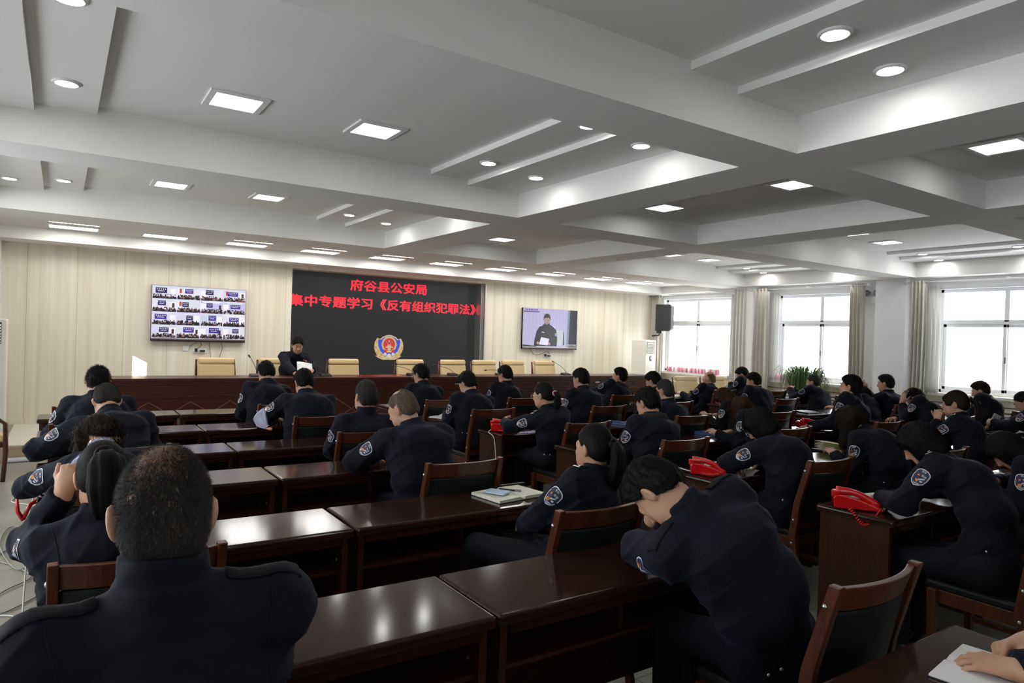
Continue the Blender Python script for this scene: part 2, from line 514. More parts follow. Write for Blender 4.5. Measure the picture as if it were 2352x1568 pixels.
# ---------------------------------------------------------------- ceiling lights
def square_light(x, y, z, label):
    t = thing('ceiling_panel_light', label, 'ceiling light', (x, y, z), 0, 'square ceiling panel lights')
    b = MB()
    for a in ((-.19, .19, -.19, -.145), (-.19, .19, .145, .19), (-.19, -.145, -.145, .145), (.145, .19, -.145, .145)):
        b.box(a[0], a[1], a[2], a[3], -.012, .004)
    b.build('frame', M['trim_white'], t, bevel=.004)
    b = MB(); b.box(-.147, .147, -.147, .147, -.007, .002)
    b.build('diffuser', M['panel_light'], t, bevel=.004)
    return t
CO = {0: 'nearest coffer', 1: 'middle coffer', 2: 'far coffer'}
def s_lab(col, row, which):
    return f'lit square panel light, {which} in the {["left", "centre", "window-side"][col]} column\'s {CO[row]}'
for x, y, z, l in ((.97, 4.96, 3.215, s_lab(0, 1, 'left one')), (1.98, 4.95, 3.215, s_lab(0, 1, 'one beside the stepped strips')),
                   (.98, 8.31, 3.215, s_lab(0, 2, 'left one')), (2.01, 8.27, 3.215, s_lab(0, 2, 'one beside the stepped strips')),
                   (5.43, 5.24, 3.12, s_lab(1, 1, 'farther one')), (5.47, 3.70, 3.12, s_lab(1, 1, 'nearer one')),
                   (5.47, 8.55, 3.12, s_lab(1, 2, 'only one')), (5.50, 2.10, 3.12, s_lab(1, 0, 'only one')),
                   (8.95, 5.14, 3.225, s_lab(2, 1, 'one half hidden by the beam')), (10.05, 5.24, 3.225, s_lab(2, 1, 'fully visible one')),
                   (1.0, .9, 3.215, 'square panel light in the left column\'s nearest coffer, farther left one, out of view'), (2.0, .9, 3.215, 'square panel light in the left column\'s nearest coffer, nearer the stepped strips, out of view'),  # two unseen panels added to brighten the foreground
                   (9.05, 8.56, 3.225, s_lab(2, 2, 'left one')), (10.06, 8.54, 3.225, s_lab(2, 2, 'right one'))):
    square_light(x, y, z, l)

def downlight(x, y, z, label):
    t = thing('ceiling_downlight', label, 'downlight', (x, y, z), 0, 'round ceiling downlights')
    b = MB(); b.lathe([(.060, -.002), (.060, -.012), (.068, -.014), (.078, -.008), (.080, .002)], seg=28)
    b.build('trim_ring', M['trim_white'], t, smooth=True)
    b = MB(); b.lathe([(0.001, -.0125), (.057, -.0115), (.060, -.004)], seg=28)
    b.build('diffuser', M['down_light'], t, smooth=True)
    return t
DL = []
for x, z, s in ((.0, 3.167, 'inner'), (-.46, 3.12, 'outer')):
    for y, c in ((5.12, 'far end of the middle'), (3.78, 'near end of the middle'), (8.62, 'far end of the far'), (7.1, 'near end of the far')):
        DL.append((x, y, z, f'round downlight on the {s} left step, {c} coffer'))
for x, z, s in ((3.06, 3.167, 'upper'), (3.57, 3.12, 'lower')):
    for y, c in ((5.04, 'far end of the middle'), (3.70, 'near end of the middle'), (8.44, 'far end of the far'), (7.0, 'near end of the far'), (1.88, 'far end of the nearest')):
        DL.append((x, y, z, f'round downlight, {s} step beside the first long beam, {c} coffer'))
for x, z, s in ((11.25, 3.178, 'inner'), (11.78, 3.13, 'outer')):
    for y, c in ((5.32, 'far end of the middle'), (4.04, 'near end of the middle'), (8.60, 'far end of the far'), (7.0, 'near end of the far')):
        DL.append((x, y, z, f'round downlight on the {s} window-side step, {c} coffer'))
for d in DL:
    downlight(*d)

ORD = ['first', 'second', 'third', 'fourth', 'fifth', 'sixth', 'seventh', 'eighth', 'ninth', 'tenth', 'eleventh', 'twelfth']
tx = [.13, 1.24, 2.36, 3.5, 4.67, 5.82, 7.0, 8.18, 9.44, 10.63]
for r, y in enumerate((10.36, 10.95)):
    for k, x in enumerate(tx):
        if r == 0 and k == 1:
            continue
        t = thing('ceiling_strip_light', f'lit strip light over the stage, {ORD[k]} from the left in the {"front" if r == 0 else "wall-side"} row', 'ceiling light', (x, y, 2.955), 0, 'strip lights over the stage')
        b = MB()
        b.box(-.295, .295, -.17, -.145, -.012, .003); b.box(-.295, .295, .145, .17, -.012, .003)
        b.box(-.295, -.275, -.145, .145, -.012, .003); b.box(.275, .295, -.145, .145, -.012, .003)
        b.build('frame', M['trim_white'], t, bevel=.003)
        b = MB(); b.box(-.277, .277, -.146, .146, -.010, .002)
        b.build('diffuser', M['tube_light'], t, bevel=.006)
# slotted air grilles along the tray
for k, (x, w_) in enumerate(((1.8, .5), (2.95, .5), (4.1, .55), (5.25, .5), (6.4, .5))):
    t = thing('ceiling_air_grille', f'slotted metal air grille in the stage tray, {ORD[k]} from the left', 'air grille', (x, 10.16, 2.955), 0, 'air grilles in the stage tray')
    b = MB()
    for j in range(5):
        b.box(-w_ / 2, w_ / 2, -.06 + j * .026, -.046 + j * .026, -.008, .002)
    b.build('slats', M['metal'], t)

# ---------------------------------------------------------------- LED wall with writing and badge
led = thing('led_wall', 'large black LED wall with red Chinese writing and a gold shield badge', 'screen', ((LX0 + LX1) / 2, LYD, .2))
b = MB(); b.box(-(LX1 - LX0) / 2, (LX1 - LX0) / 2, -.01, .03, 0, LZ1 - .2)
b.build('display', M['led'], led)
def text_mesh(name, s, size, x, y, z, m, parent, offset=0.0, sx=1.0, rot=(math.pi / 2, 0, 0), align='CENTER', extrude=.002, loc_parent=(0, 0, 0)):
    cu = bpy.data.curves.new(name, 'FONT')
    cu.body = s; cu.size = size; cu.offset = offset; cu.extrude = extrude; cu.align_x = align; cu.align_y = 'CENTER'
    o = bpy.data.objects.new(name, cu); COL.objects.link(o)
    dg = bpy.context.evaluated_depsgraph_get(); dg.update()
    me = bpy.data.meshes.new_from_object(o.evaluated_get(dg))
    bpy.data.objects.remove(o)
    me.materials.clear(); me.materials.append(m)
    o = bpy.data.objects.new(name, me); COL.objects.link(o)
    o.parent = parent; o.location = (x, y, z); o.rotation_euler = rot; o.scale = (sx, 1, 1)
    return o
lx = (LX0 + LX1) / 2
def fit_text(name, s, x0, x1, z, h, yoff, m, parent, px, pz, offset):
    o = text_mesh(name, s, h * 1.06, 0, yoff, 0, m, parent, 0)
    xs = [v.co.x for v in o.data.vertices]; zs = [v.co.y for v in o.data.vertices]
    w = max(xs) - min(xs)
    # heavier strokes: the same lettering repeated with tiny shifts
    bm = bmesh.new(); bm.from_mesh(o.data); base = list(bm.verts) + list(bm.edges) + list(bm.faces)
    for dx, dz in ((offset, 0), (-offset, 0), (0, offset), (0, -offset)):
        g = bmesh.ops.duplicate(bm, geom=base)
        bmesh.ops.translate(bm, verts=[e for e in g['geom'] if isinstance(e, bmesh.types.BMVert)], vec=(dx, dz, .0003 * (1 + abs(dx) / .01)))
    bm.to_mesh(o.data); bm.free()
    o.scale = ((x1 - x0) / w, 1, 1)
    o.location = ((x0 + x1) / 2 - px - (max(xs) + min(xs)) / 2 * o.scale[0], yoff, z - pz - (max(zs) + min(zs)) / 2)
    return o
fit_text('heading_text', '府谷县公安局', 4.49, 6.06, 2.545, .205, -.014, M['led_red'], led, lx, .2, .0055)
fit_text('subject_text', '集中专题学习《反有组织犯罪法》', 3.37, 7.20, 2.205, .205, -.014, M['led_red'], led, lx, .2, .0055)
# badge: wheat ears, shield, red disc with gate and stars, ribbon
SG = {'gold': M['gold'], 'cream': emission('screen_cream', (1.0, .78, .42), .66), 'blue': emission('screen_blue', (.05, .09, .80), .85), 'red': emission('screen_red', (.85, .03, .06), .75), 'white': emission('screen_white', (1, .97, .9), .7)}
class Flat:
    def __init__(self, cx, cz, y): self.b = {}; self.c = (cx, cz); self.y = y; self.k = 0
    def poly(self, col, pts):
        self.k += 1
        b = self.b.setdefault(col, MB())
        y = self.y - self.k * .0006
        b.add([(self.c[0] + p[0], y, self.c[1] + p[1]) for p in pts], [tuple(range(len(pts)))])
badge = bpy.data.objects.new('badge', None); COL.objects.link(badge); badge.parent = led; badge.location = (5.29 - lx, -.012, 1.385 - .2)
F = Flat(0, 0, 0)
def circ(r, n=40, c=(0, 0), a0=0, a1=2 * math.pi): return [(c[0] + r * math.cos(a0 + (a1 - a0) * i / n), c[1] + r * math.sin(a0 + (a1 - a0) * i / n)) for i in range(n)]
def leaf(cx, cz, ang, l, w): 
    pts = [(-l / 2, 0), (-l / 4, w / 2), (l / 6, w / 2), (l / 2, 0), (l / 6, -w / 2), (-l / 4, -w / 2)]
    return [(cx + x * math.cos(ang) - y * math.sin(ang), cz + x * math.sin(ang) + y * math.cos(ang)) for x, y in pts]
for s in (-1, 1):
    F.poly('cream', [(0, -.235), (s * .12, -.235), (s * .21, -.20), (s * .27, -.155), (s * .12, -.165), (0, -.18)])
    for i in range(7):
        w = -math.pi / 2 + (.62 + i * .235) * (1 if s > 0 else -1)
        a = w + (math.pi / 2 - .42 if s > 0 else -math.pi / 2 + .42)
        if s < 0: a += math.pi * 0
        F.poly('cream' if i % 2 else 'gold', leaf(.265 * math.cos(w), .02 + .235 * math.sin(w), a, .135, .060))
        F.poly('gold' if i % 2 else 'cream', leaf(.225 * math.cos(w), .0 + .20 * math.sin(w), a + s * .3, .11, .045))
def shield(k):
    half = [(0, .24), (.05, .225), (.115, .195), (.15, .155), (.20, .165), (.215, .13), (.205, .02), (.165, -.09), (.10, -.155), (0, -.20)]
    return [(x * k * 1.2, z * k + (.01)) for x, z in half] + [(-x * k * 1.2, z * k + .01) for x, z in half[-2:0:-1]]
F.poly('cream', shield(1.0)); F.poly('blue', shield(.90))
F.poly('cream', circ(.155, c=(0, .06))); F.poly('gold', circ(.132, c=(0, .06))); F.poly('red', circ(.116, c=(0, .063)))
def star(cx, cz, r): return [(cx + (r if i % 2 == 0 else r * .4) * math.sin(math.pi * i / 5), cz + (r if i % 2 == 0 else r * .4) * math.cos(math.pi * i / 5)) for i in range(10)]
F.poly('cream', star(0, .125, .026))
for a, c in ((-.058, .105), (.058, .105), (-.03, .083), (.03, .083)): F.poly('cream', star(a, c, .013))
F.poly('cream', [(-.05, .045), (.05, .045), (.042, .058), (-.042, .058)]); F.poly('cream', [(-.078, -.003), (.078, -.003), (.078, .02), (.04, .022), (.036, .04), (-.036, .04), (-.04, .022), (-.078, .02)])
F.poly('red', [(-.11, -.03), (-.06, -.055), (.06, -.055), (.11, -.03), (.11, -.085), (.06, -.10), (-.06, -.10), (-.11, -.085)])
F.poly('cream', circ(.035, 16, (0, -.03))); F.poly('cream', [(-.05, -.065), (.05, -.065), (.05, -.09), (-.05, -.09)])
F.poly('white', circ(.04, 16, (0, -.155))); F.poly('white', circ(.03, 12, (-.08, -.125))); F.poly('white', circ(.03, 12, (.08, -.125)))
NM = {'gold': 'badge_gilding', 'cream': 'badge_wheat', 'blue': 'badge_field', 'red': 'badge_disc', 'white': 'badge_flower'}
for k, bb in F.b.items():
    bb.build(NM[k], SG[k], badge)

# ---------------------------------------------------------------- wall televisions
def screen_mesh(name, polys, parent):
    me = bpy.data.meshes.new(name); vs = []; fs = []; cs = []
    for k, (pts, c) in enumerate(polys):
        bidx = len(vs)
        vs += [(x, -.0004 - k * .000012, z) for x, z in pts]
        fs.append(tuple(range(bidx, bidx + len(pts)))); cs.append(c)
    me.from_pydata(vs, [], fs); me.materials.append(M['screen'])
    at = me.attributes.new('pix', 'FLOAT_COLOR', 'CORNER')
    arr = []
    for p, c in zip(me.polygons, cs):
        for _ in p.loop_indices: arr += [*c, 1]
    at.data.foreach_set('color', arr)
    bm = bmesh.new(); bm.from_mesh(me)
    for f in bm.faces:
        if f.normal.y > 0: f.normal_flip()
    bm.to_mesh(me); bm.free()
    o = bpy.data.objects.new(name, me); COL.objects.link(o); o.parent = parent
    return o
def tv(x0, x1, z0, z1, label, y=YB):
    t = thing('wall_television', label, 'television', ((x0 + x1) / 2, y, z0))
    w, h = (x1 - x0) / 2, z1 - z0
    b = MB(); b.box(-w * .5, w * .5, -.03, 0, h * .2, h * .8); b.box(-w, w, -.075, -.03, .0, h)
    b.build('casing', M['black_plastic'], t, bevel=.004)
    b = MB(); b.box(-w, -w + .008, -.080, -.03, 0, h); b.box(w - .008, w, -.080, -.03, 0, h); b.box(-w, w, -.080, -.03, h - .008, h); b.box(-w, w, -.080, -.03, .026, .046)
    b.build('bezel', M['tv_silver'], t)
    b = MB(); b.box(-w, w, -.084, -.03, -.004, .026)
    b.build('speaker_bar', M['tv_frame'], t, bevel=.003)
    return t, w, h
def rect(x0, x1, z0, z1): return [(x0, z0), (x1, z0), (x1, z1), (x0, z1)]
t1, w, h = tv(1.17, 2.56, 1.43, 2.30, 'wall television showing a four by four grid of meeting rooms')
polys = [(rect(-w + .008, w - .008, .046, h - .008), (.80, .80, .95))]
R1 = random.Random(5)
gx0, gx1, gz0, gz1 = -w + .010, w - .010, .048, h - .010
cw, chh = (gx1 - gx0) / 4, (gz1 - gz0) / 4
for r in range(4):
    for c in range(4):
        x0, z0 = gx0 + c * cw + .004, gz1 - (r + 1) * chh + .004
        W, Hh = cw - .008, chh - .008
        wallc = R1.choice([(.62, .60, .88), (.74, .72, .92), (.85, .83, .95), (.66, .70, .86), (.80, .80, .9)])
        polys.append((rect(x0, x0 + W, z0, z0 + Hh), wallc))
        vp = R1.uniform(.35, .6)
        # ceiling, side wall and bright window
        polys.append(([(x0, z0 + Hh), (x0 + W, z0 + Hh), (x0 + W * .8, z0 + Hh * .84), (x0 + W * .2, z0 + Hh * .84)], R1.choice([(.9, .9, 1), (.72, .8, .9), (.8, .78, .95)])))
        sx = x0 if R1.random() < .4 else x0 + W * .74
        polys.append((rect(sx, sx + W * .24, z0 + Hh * .3, z0 + Hh * .8), (1, .97, 1)))
        if R1.random() < .3: polys.append((rect(x0 + W * .1, x0 + W * .2, z0 + Hh * .5, z0 + Hh * .85), (.55, .08, .06)))
        if R1.random() < .3: polys.append((rect(x0 + W * .82, x0 + W * .92, z0 + Hh * .35, z0 + Hh * .7), (.06, .03, .03)))
        sw, sc = W * R1.uniform(.26, .5), x0 + W * R1.uniform(.35, .62); zs = z0 + Hh * R1.uniform(.38, .5)
        sh = Hh * R1.uniform(.3, .44)
        polys.append((rect(sc - sw / 2, sc + sw / 2, zs, zs + sh), R1.choice([(.035, .02, .17), (.06, .03, .30), (.03, .02, .10)])))
        for i in range(5):
            polys.append((circ(sw * .055, 8, (sc - sw * .36 + i * sw * .18, zs + sh * .72)), (.85, .82, .95) if i != 2 else (.9, .5, .25)))
        for i in range(6):
            polys.append((rect(sc - sw * .3 + i * sw * .1, sc - sw * .23 + i * sw * .1, zs + sh * .32, zs + sh * .46), (.8, .78, .92)))
        floorc = R1.choice([(.10, .07, .10), (.28, .11, .07), (.55, .5, .55), (.16, .10, .10)])
        polys.append((rect(x0, x0 + W, z0, z0 + Hh * .18), floorc))
        nn = R1.randint(34, 60); big = R1.uniform(.7, 1.2)
        pp = sorted([(R1.uniform(.0, 1), R1.random()) for _ in range(nn)], key=lambda q: -q[1])
        for (a, d) in pp:
            s_ = Hh * (.028 + .05 * (1 - d)) * big
            cx = min(max(x0 + W * (.04 + .92 * a), x0 + s_ * 1.5), x0 + W - s_ * 1.5); cz = z0 + Hh * (.06 + .30 * d) + s_
            polys.append((rect(cx - s_ * 1.3, cx + s_ * 1.3, max(z0, cz - 2.6 * s_), cz - .5 * s_), R1.choice([(.012, .010, .022), (.02, .015, .04), (.008, .008, .012)])))
            polys.append((circ(s_, 7, (cx, cz)), R1.choice([(.015, .010, .012), (.02, .012, .015), (.30, .17, .13)])))
            if R1.random() < .18: polys.append((rect(cx - s_, cx + s_, max(z0, cz - 2.6 * s_), cz - 2 * s_), (.8, .78, .85)))
o = screen_mesh('screen', polys, t1); o.location = (0, -.0805, 0)
t2, w, h = tv(8.15, 9.63, 1.43, 2.30, 'wall television showing a uniformed man reading a paper')
x0, x1, z0, z1 = -w + .008, w - .008, .046, h - .008
W, Hh = x1 - x0, z1 - z0
def q(u, v): return (x0 + u * W, z0 + v * Hh)
def qp(*uv): return [q(a, b_) for a, b_ in uv]
polys = [(rect(x0, x1, z0, z1), (.50, .46, .72)), (qp((.84, 0), (1, 0), (1, 1), (.86, 1)), (.010, .010, .016)), (qp((.80, 0), (.84, 0), (.86, 1), (.82, 1)), (.20, .26, .38))]
for i in range(26):
    u = .01 + i * .031
    polys.append((qp((u, 0), (u + .004, 0), (u + .007, 1), (u + .003, 1)), (.44, .40, .66) if i % 2 else (.56, .52, .78)))
polys += [(qp((0, .93), (.28, .93), (.28, 1), (0, 1)), (.55, .45, .80)), (qp((0, .90), (.28, .905), (.28, .93), (0, .93)), (.10, .08, .16))]
for i in range(8): polys.append((qp((.03 + i * .03, .945), (.05 + i * .03, .945), (.05 + i * .03, .985), (.03 + i * .03, .985)), (.16, .10, .45)))
polys += [(qp((0, .05), (.25, .02), (.25, .0), (0, 0)), (.02, .02, .03)),
          (qp((.60, .05), (.74, .05), (.735, .42), (.71, .45), (.60, .43)), (.58, .60, .64)), (qp((.735, .05), (.76, .05), (.75, .40), (.735, .43)), (.05, .05, .07)),
          (qp((.20, .02), (.62, .02), (.625, .25), (.60, .46), (.53, .55), (.47, .60), (.38, .60), (.30, .54), (.245, .42), (.21, .20)), (.008, .009, .016)),
          (qp((.37, .58), (.48, .58), (.475, .66), (.38, .66)), (.008, .009, .016)),
          (circ(.088, 24, q(.425, .70)), (.42, .26, .24)),
          (qp((.362, .70), (.366, .80), (.385, .865), (.425, .885), (.465, .868), (.488, .80), (.49, .70), (.478, .745), (.455, .775), (.41, .77), (.378, .75)), (.012, .010, .012)),
          (qp((.395, .705), (.415, .70), (.415, .71), (.395, .715)), (.03, .015, .015)), (qp((.435, .70), (.458, .705), (.458, .715), (.435, .71)), (.03, .015, .015)),
          (qp((.40, .625), (.445, .625), (.445, .638), (.40, .638)), (.20, .08, .08)),
          (qp((.285, .535), (.345, .555), (.345, .575), (.285, .558)), (.75, .75, .82)), (qp((.53, .545), (.585, .52), (.588, .54), (.533, .565)), (.75, .75, .82)),
          (qp((.335, .38), (.385, .365), (.385, .39), (.335, .405)), (.55, .55, .62)), (circ(.035, 12, q(.60, .33)), (.30, .34, .55)),
          (qp((.29, .06), (.33, .255), (.475, .215), (.455, .04)), (.80, .78, .95)),
          (circ(.035, 12, q(.27, .10)), (.45, .28, .24)), (circ(.032, 12, q(.48, .08)), (.45, .28, .24)),
          (qp((.445, .42), (.452, .425), (.575, .12), (.57, .06), (.562, .06), (.566, .12)), (.03, .03, .04))]
o = screen_mesh('screen', polys, t2); o.location = (0, -.0805, 0)
text_mesh('caption_text', '府谷县公安局', .055, .55, -.083, .085, SG['white'], t2, .0005)
# ---------------------------------------------------------------- desks in three blocks
DW, DD, DH = 1.205, .44, .76
def make_desk():
    t = thing('desk', 'desk', 'desk')
    b = MB(); b.box(-DW / 2, DW / 2, 0, DD, DH - .042, DH)
    b.build('desktop', M['desk'], t, bevel=.014, seg=4)
    for s in (-1, 1):
        b = MB(); x = s * (DW / 2 - .035)
        b.box(x - .014, x + .014, .03, DD - .02, .0, DH - .042)
        p = b.build('side_panel', M['desk_side'], t, bevel=.002)
        for yy, zz in ((.10, .60), (.10, .68)):
            b = MB(); b.lathe([(.0075, 0), (.0075, .003), (.003, .005)], (x - s * .014, yy, zz), 10, 'x') if s < 0 else b.lathe([(.0075, -.0), (.0075, -.003), (.003, -.005)], (x - s * .014, yy, zz), 10, 'x')
            b.build('bolt', M['bolt'], p)
    b = MB(); b.box(-DW / 2 + .05, DW / 2 - .05, DD - .05, DD - .035, .16, DH - .042)
    b.build('modesty_panel', M['desk_side'], t)
    b = MB(); b.box(-DW / 2 + .05, DW / 2 - .05, .06, DD - .05, .545, .560)
    b.build('shelf', M['desk_side'], t)
    b = MB(); b.box(-.009, .009, .08, DD - .05, .56, DH - .042)
    b.build('divider', M['desk_side'], t)
    b = MB(); b.box(-DW / 2 + .05, DW / 2 - .05, .012, .028, DH - .072, DH - .042)
    b.build('apron', M['desk'], t)
    return t
DNEAR = {-1: .60, 0: 1.82, 1: 2.96, 2: 4.16, 3: 5.24, 4: 6.40, 5: 7.64}
ROWN = {-1: 'seventh', 0: 'sixth', 1: 'fifth', 2: 'fourth', 3: 'third', 4: 'second', 5: 'first'}
SEAM = {-1: 1.28, 0: 1.20, 1: 1.15, 2: 1.13, 3: 1.105, 4: 1.075, 5: 1.05}
MIDX = {0: 3.645, 1: 3.585, 2: 3.505, 3: 3.395, 4: 3.39, 5: 3.36}
RIX = {1: 8.62, 2: 8.45, 3: 8.23, 4: 8.12, 5: 8.0}
desk0 = make_desk()
_first = [True]
def place_desk(x, y, label):
    if _first[0]:
        _first[0] = False; t = desk0; t.location = (x, y, 0); t['label'] = label
    else:
        t = copy_tree(desk0, (x, y, 0), 0, label)
    t['group'] = 'dark red-brown meeting desks'
    return t
for r, y in DNEAR.items():
    for k, (xc, w_) in enumerate(((SEAM[r] - DW / 2 - .004, 'wall-side'), (SEAM[r] + DW / 2 + .004, 'aisle-side'))):
        place_desk(xc, y, f'dark glossy desk, {w_} one of the left block, {ROWN[r]} row from the stage')
for r, x in MIDX.items():
    for k, w_ in enumerate(('aisle-end', 'middle', 'window-end')):
        place_desk(x + DW / 2 + k * (DW + .006), DNEAR[r] - (.03 if r else 0), f'dark glossy desk, {w_} one of the middle block, {ROWN[r]} row from the stage')
for r, x in RIX.items():
    for k, w_ in enumerate(('aisle-end', 'window-end')):
        place_desk(x + DW / 2 + k * (DW + .006), DNEAR[r], f'dark glossy desk, {w_} one of the window-side block, {ROWN[r]} row from the stage')

# ---------------------------------------------------------------- wooden conference chairs
def make_chair():
    t = thing('conference_chair', 'chair', 'chair')
    W = .235
    b = MB(); b.box(-.215, .215, -.19, .235, .425, .475)
    b.build('seat', M['leather'], t, bevel=.02, seg=3)
    b = MB(); b.box(-.205, .205, .19, .212, .37, .428); b.box(-.205, .205, -.2, -.178, .37, .428)
    for s in (-1, 1):
        b.box(s * .20 - .012, s * .20 + .012, -.2, .21, .36, .428)
    b.build('seat_frame', M['chair_wood'], t, bevel=.003)
    def post(s):
        # sabre rear leg that carries on up as the back post
        prof = [(-.30, 0), (-.235, .25), (-.205, .44), (-.235, .66), (-.285, .84), (-.315, .945)]
        dp = [.036, .042, .05, .046, .042, .040]
        b = MB(); vs = []; fs = []
        for (y, z), d in zip(prof, dp):
            for dx, dy in ((-.015, -d / 2), (.015, -d / 2), (.015, d / 2), (-.015, d / 2)):
                vs.append((s * W + dx, y + dy, z))
        n = len(prof)
        for i in range(n - 1):
            for k in range(4):
                fs.append((i * 4 + k, i * 4 + (k + 1) % 4, (i + 1) * 4 + (k + 1) % 4, (i + 1) * 4 + k))
        fs += [(3, 2, 1, 0), tuple((n - 1) * 4 + k for k in range(4))]
        return b.add(vs, fs)
    for s in (-1, 1):
        p = post(s).build('leg', M['chair_wood'], t, bevel=.004)
        for y, z in ((-.285, .875), (-.215, .55), (-.205, .40)):
            b = MB(); b.lathe([(.009, 0), (.009, s * .002), (.005, s * .005), (.001, s * .006)], (s * (W + .015), y, z), 12, 'x')
            b.build('bolt', M['bolt'], p, smooth=True)
        b = MB(); x = s * .215
        b.hexa([(x - .018, .175, 0), (x + .018, .175, 0), (x + .018, .205, 0), (x - .018, .205, 0)], [(x - .02, .165, .43), (x + .02, .165, .43), (x + .02, .212, .43), (x - .02, .212, .43)])
        b.build('leg', M['chair_wood'], t, bevel=.004)
        b = MB(); b.box(s * .218 - .01, s * .218 + .01, -.25, .18, .17, .20)
        b.build('stretcher', M['chair_wood'], t, bevel=.003)
    def bowed(z0, z1, d0, d1, y0, y1, bow, wx):
        rows = []; vs = []; fs = []; n = 13
        for i in range(n):
            u = -1 + 2 * i / (n - 1); x = u * wx; o = -bow * (1 - u * u)
            vs += [(x, y0 + o - d0 / 2, z0), (x, y0 + o + d0 / 2, z0), (x, y1 + o + d1 / 2, z1), (x, y1 + o - d1 / 2, z1)]
        for i in range(n - 1):
            for k in range(4):
                fs.append((i * 4 + k, i * 4 + (k + 1) % 4, (i + 1) * 4 + (k + 1) % 4, (i + 1) * 4 + k))
        fs += [(3, 2, 1, 0), tuple((n - 1) * 4 + k for k in range(4))]
        return MB().add(vs, fs)
    bowed(.855, .935, .026, .026, -.278, -.306, .045, W - .012).build('top_rail', M['chair_wood'], t, bevel=.004)
    bowed(.53, .852, .035, .030, -.205, -.277, .045, W - .015).build('backrest', M['leather'], t, bevel=.012, seg=3)
    bowed(.49, .53, .024, .024, -.200, -.206, .030, W - .012).build('lower_rail', M['chair_wood'], t, bevel=.003)
    return t
chair0 = make_chair()
_chair_used = [False]
def place_chair(x, y, rz, label):
    if not _chair_used[0]:
        _chair_used[0] = True; t = chair0; t.location = (x, y, 0); t.rotation_euler = (0, 0, rz); t['label'] = label
    else:
        t = copy_tree(chair0, (x, y, 0), rz, label)
    t['group'] = 'wooden conference chairs at the desks'
    return t

# ---------------------------------------------------------------- stage desk
SX0, SX1, SY = .55, 10.35, 10.15
t = thing('stage_desk', 'long dark mahogany stage desk with diamond inlay along its front', 'desk', ((SX0 + SX1) / 2, SY, .2))
hw = (SX1 - SX0) / 2
b = MB(); b.box(-hw, hw, -.03, .60, .72, .76)
b.build('desktop', M['stage_desk'], t, bevel=.008, seg=3)
b = MB(); b.box(-hw + .01, hw - .01, -.022, .02, .695, .722); b.box(-hw + .015, hw - .015, -.012, .02, .668, .697); b.box(-hw + .02, hw - .02, -.022, .02, .50, .525); b.box(-hw + .02, hw - .02, -.016, .02, .485, .50)
b.build('cornice', M['stage_desk'], t, bevel=.004)
b = MB(); b.box(-hw + .02, hw - .02, 0, .03, 0, .70)
b.build('front_panel', M['stage_desk'], t)
for s in (-1, 1):
    b = MB(); x = s * (hw - .03); b.box(x - .015, x + .015, .0, .58, 0, .72)
    b.build('side_panel', M['stage_desk'], t)
b = MB(); b.box(-hw, hw, -.028, .03, 0, .07)
b.build('plinth', M['stage_desk'], t, bevel=.004)
b = MB(); pw = .51; nd = 11
for k in range(nd):
    xc = -hw + .20 + k * pw + pw / 2
    for (ax, az), (bx_, bz) in (((-pw / 2, 0), (0, .165)), ((0, .165), (pw / 2, 0)), ((-pw / 2, 0), (0, -.165)), ((0, -.165), (pw / 2, 0))):
        dx, dz = bx_ - ax, bz - az; l = math.hypot(dx, dz); nx, nz_ = -dz / l * .005, dx / l * .005
        zc = .275
        pts = [(xc + ax + nx, -.004, zc + az + nz_), (xc + bx_ + nx, -.004, zc + bz + nz_), (xc + bx_ - nx, -.004, zc + bz - nz_), (xc + ax - nx, -.004, zc + az - nz_)]
        b.hexa(pts, [(x, .002, z) for x, _, z in pts])
b.build('diamond_inlay', M['inlay'], t)
b = MB()
x = -hw + .20 + nd * pw + .15
while x + .8 < hw:
    for q in ((x, x + .75, .10, .125), (x, x + .75, .425, .45), (x, x + .025, .125, .425), (x + .725, x + .75, .125, .425)):
        b.box(q[0], q[1], -.012, .004, q[2], q[3])
    for q in ((x, x + .75, .545, .56), (x, x + .75, .64, .655), (x, x + .015, .56, .64), (x + .735, x + .75, .56, .64)):
        b.box(q[0], q[1], -.010, .004, q[2], q[3])
    x += .85
b.build('panel_moulding', M['stage_desk'], t, bevel=.003)
b = MB()
for xx in (5.62, 7.35, 8.75):
    b.box(xx - (SX0 + SX1) / 2, xx + .11 - (SX0 + SX1) / 2, -.0255, -.02, .625, .645)
b.build('name_slot', M['silver'], t)

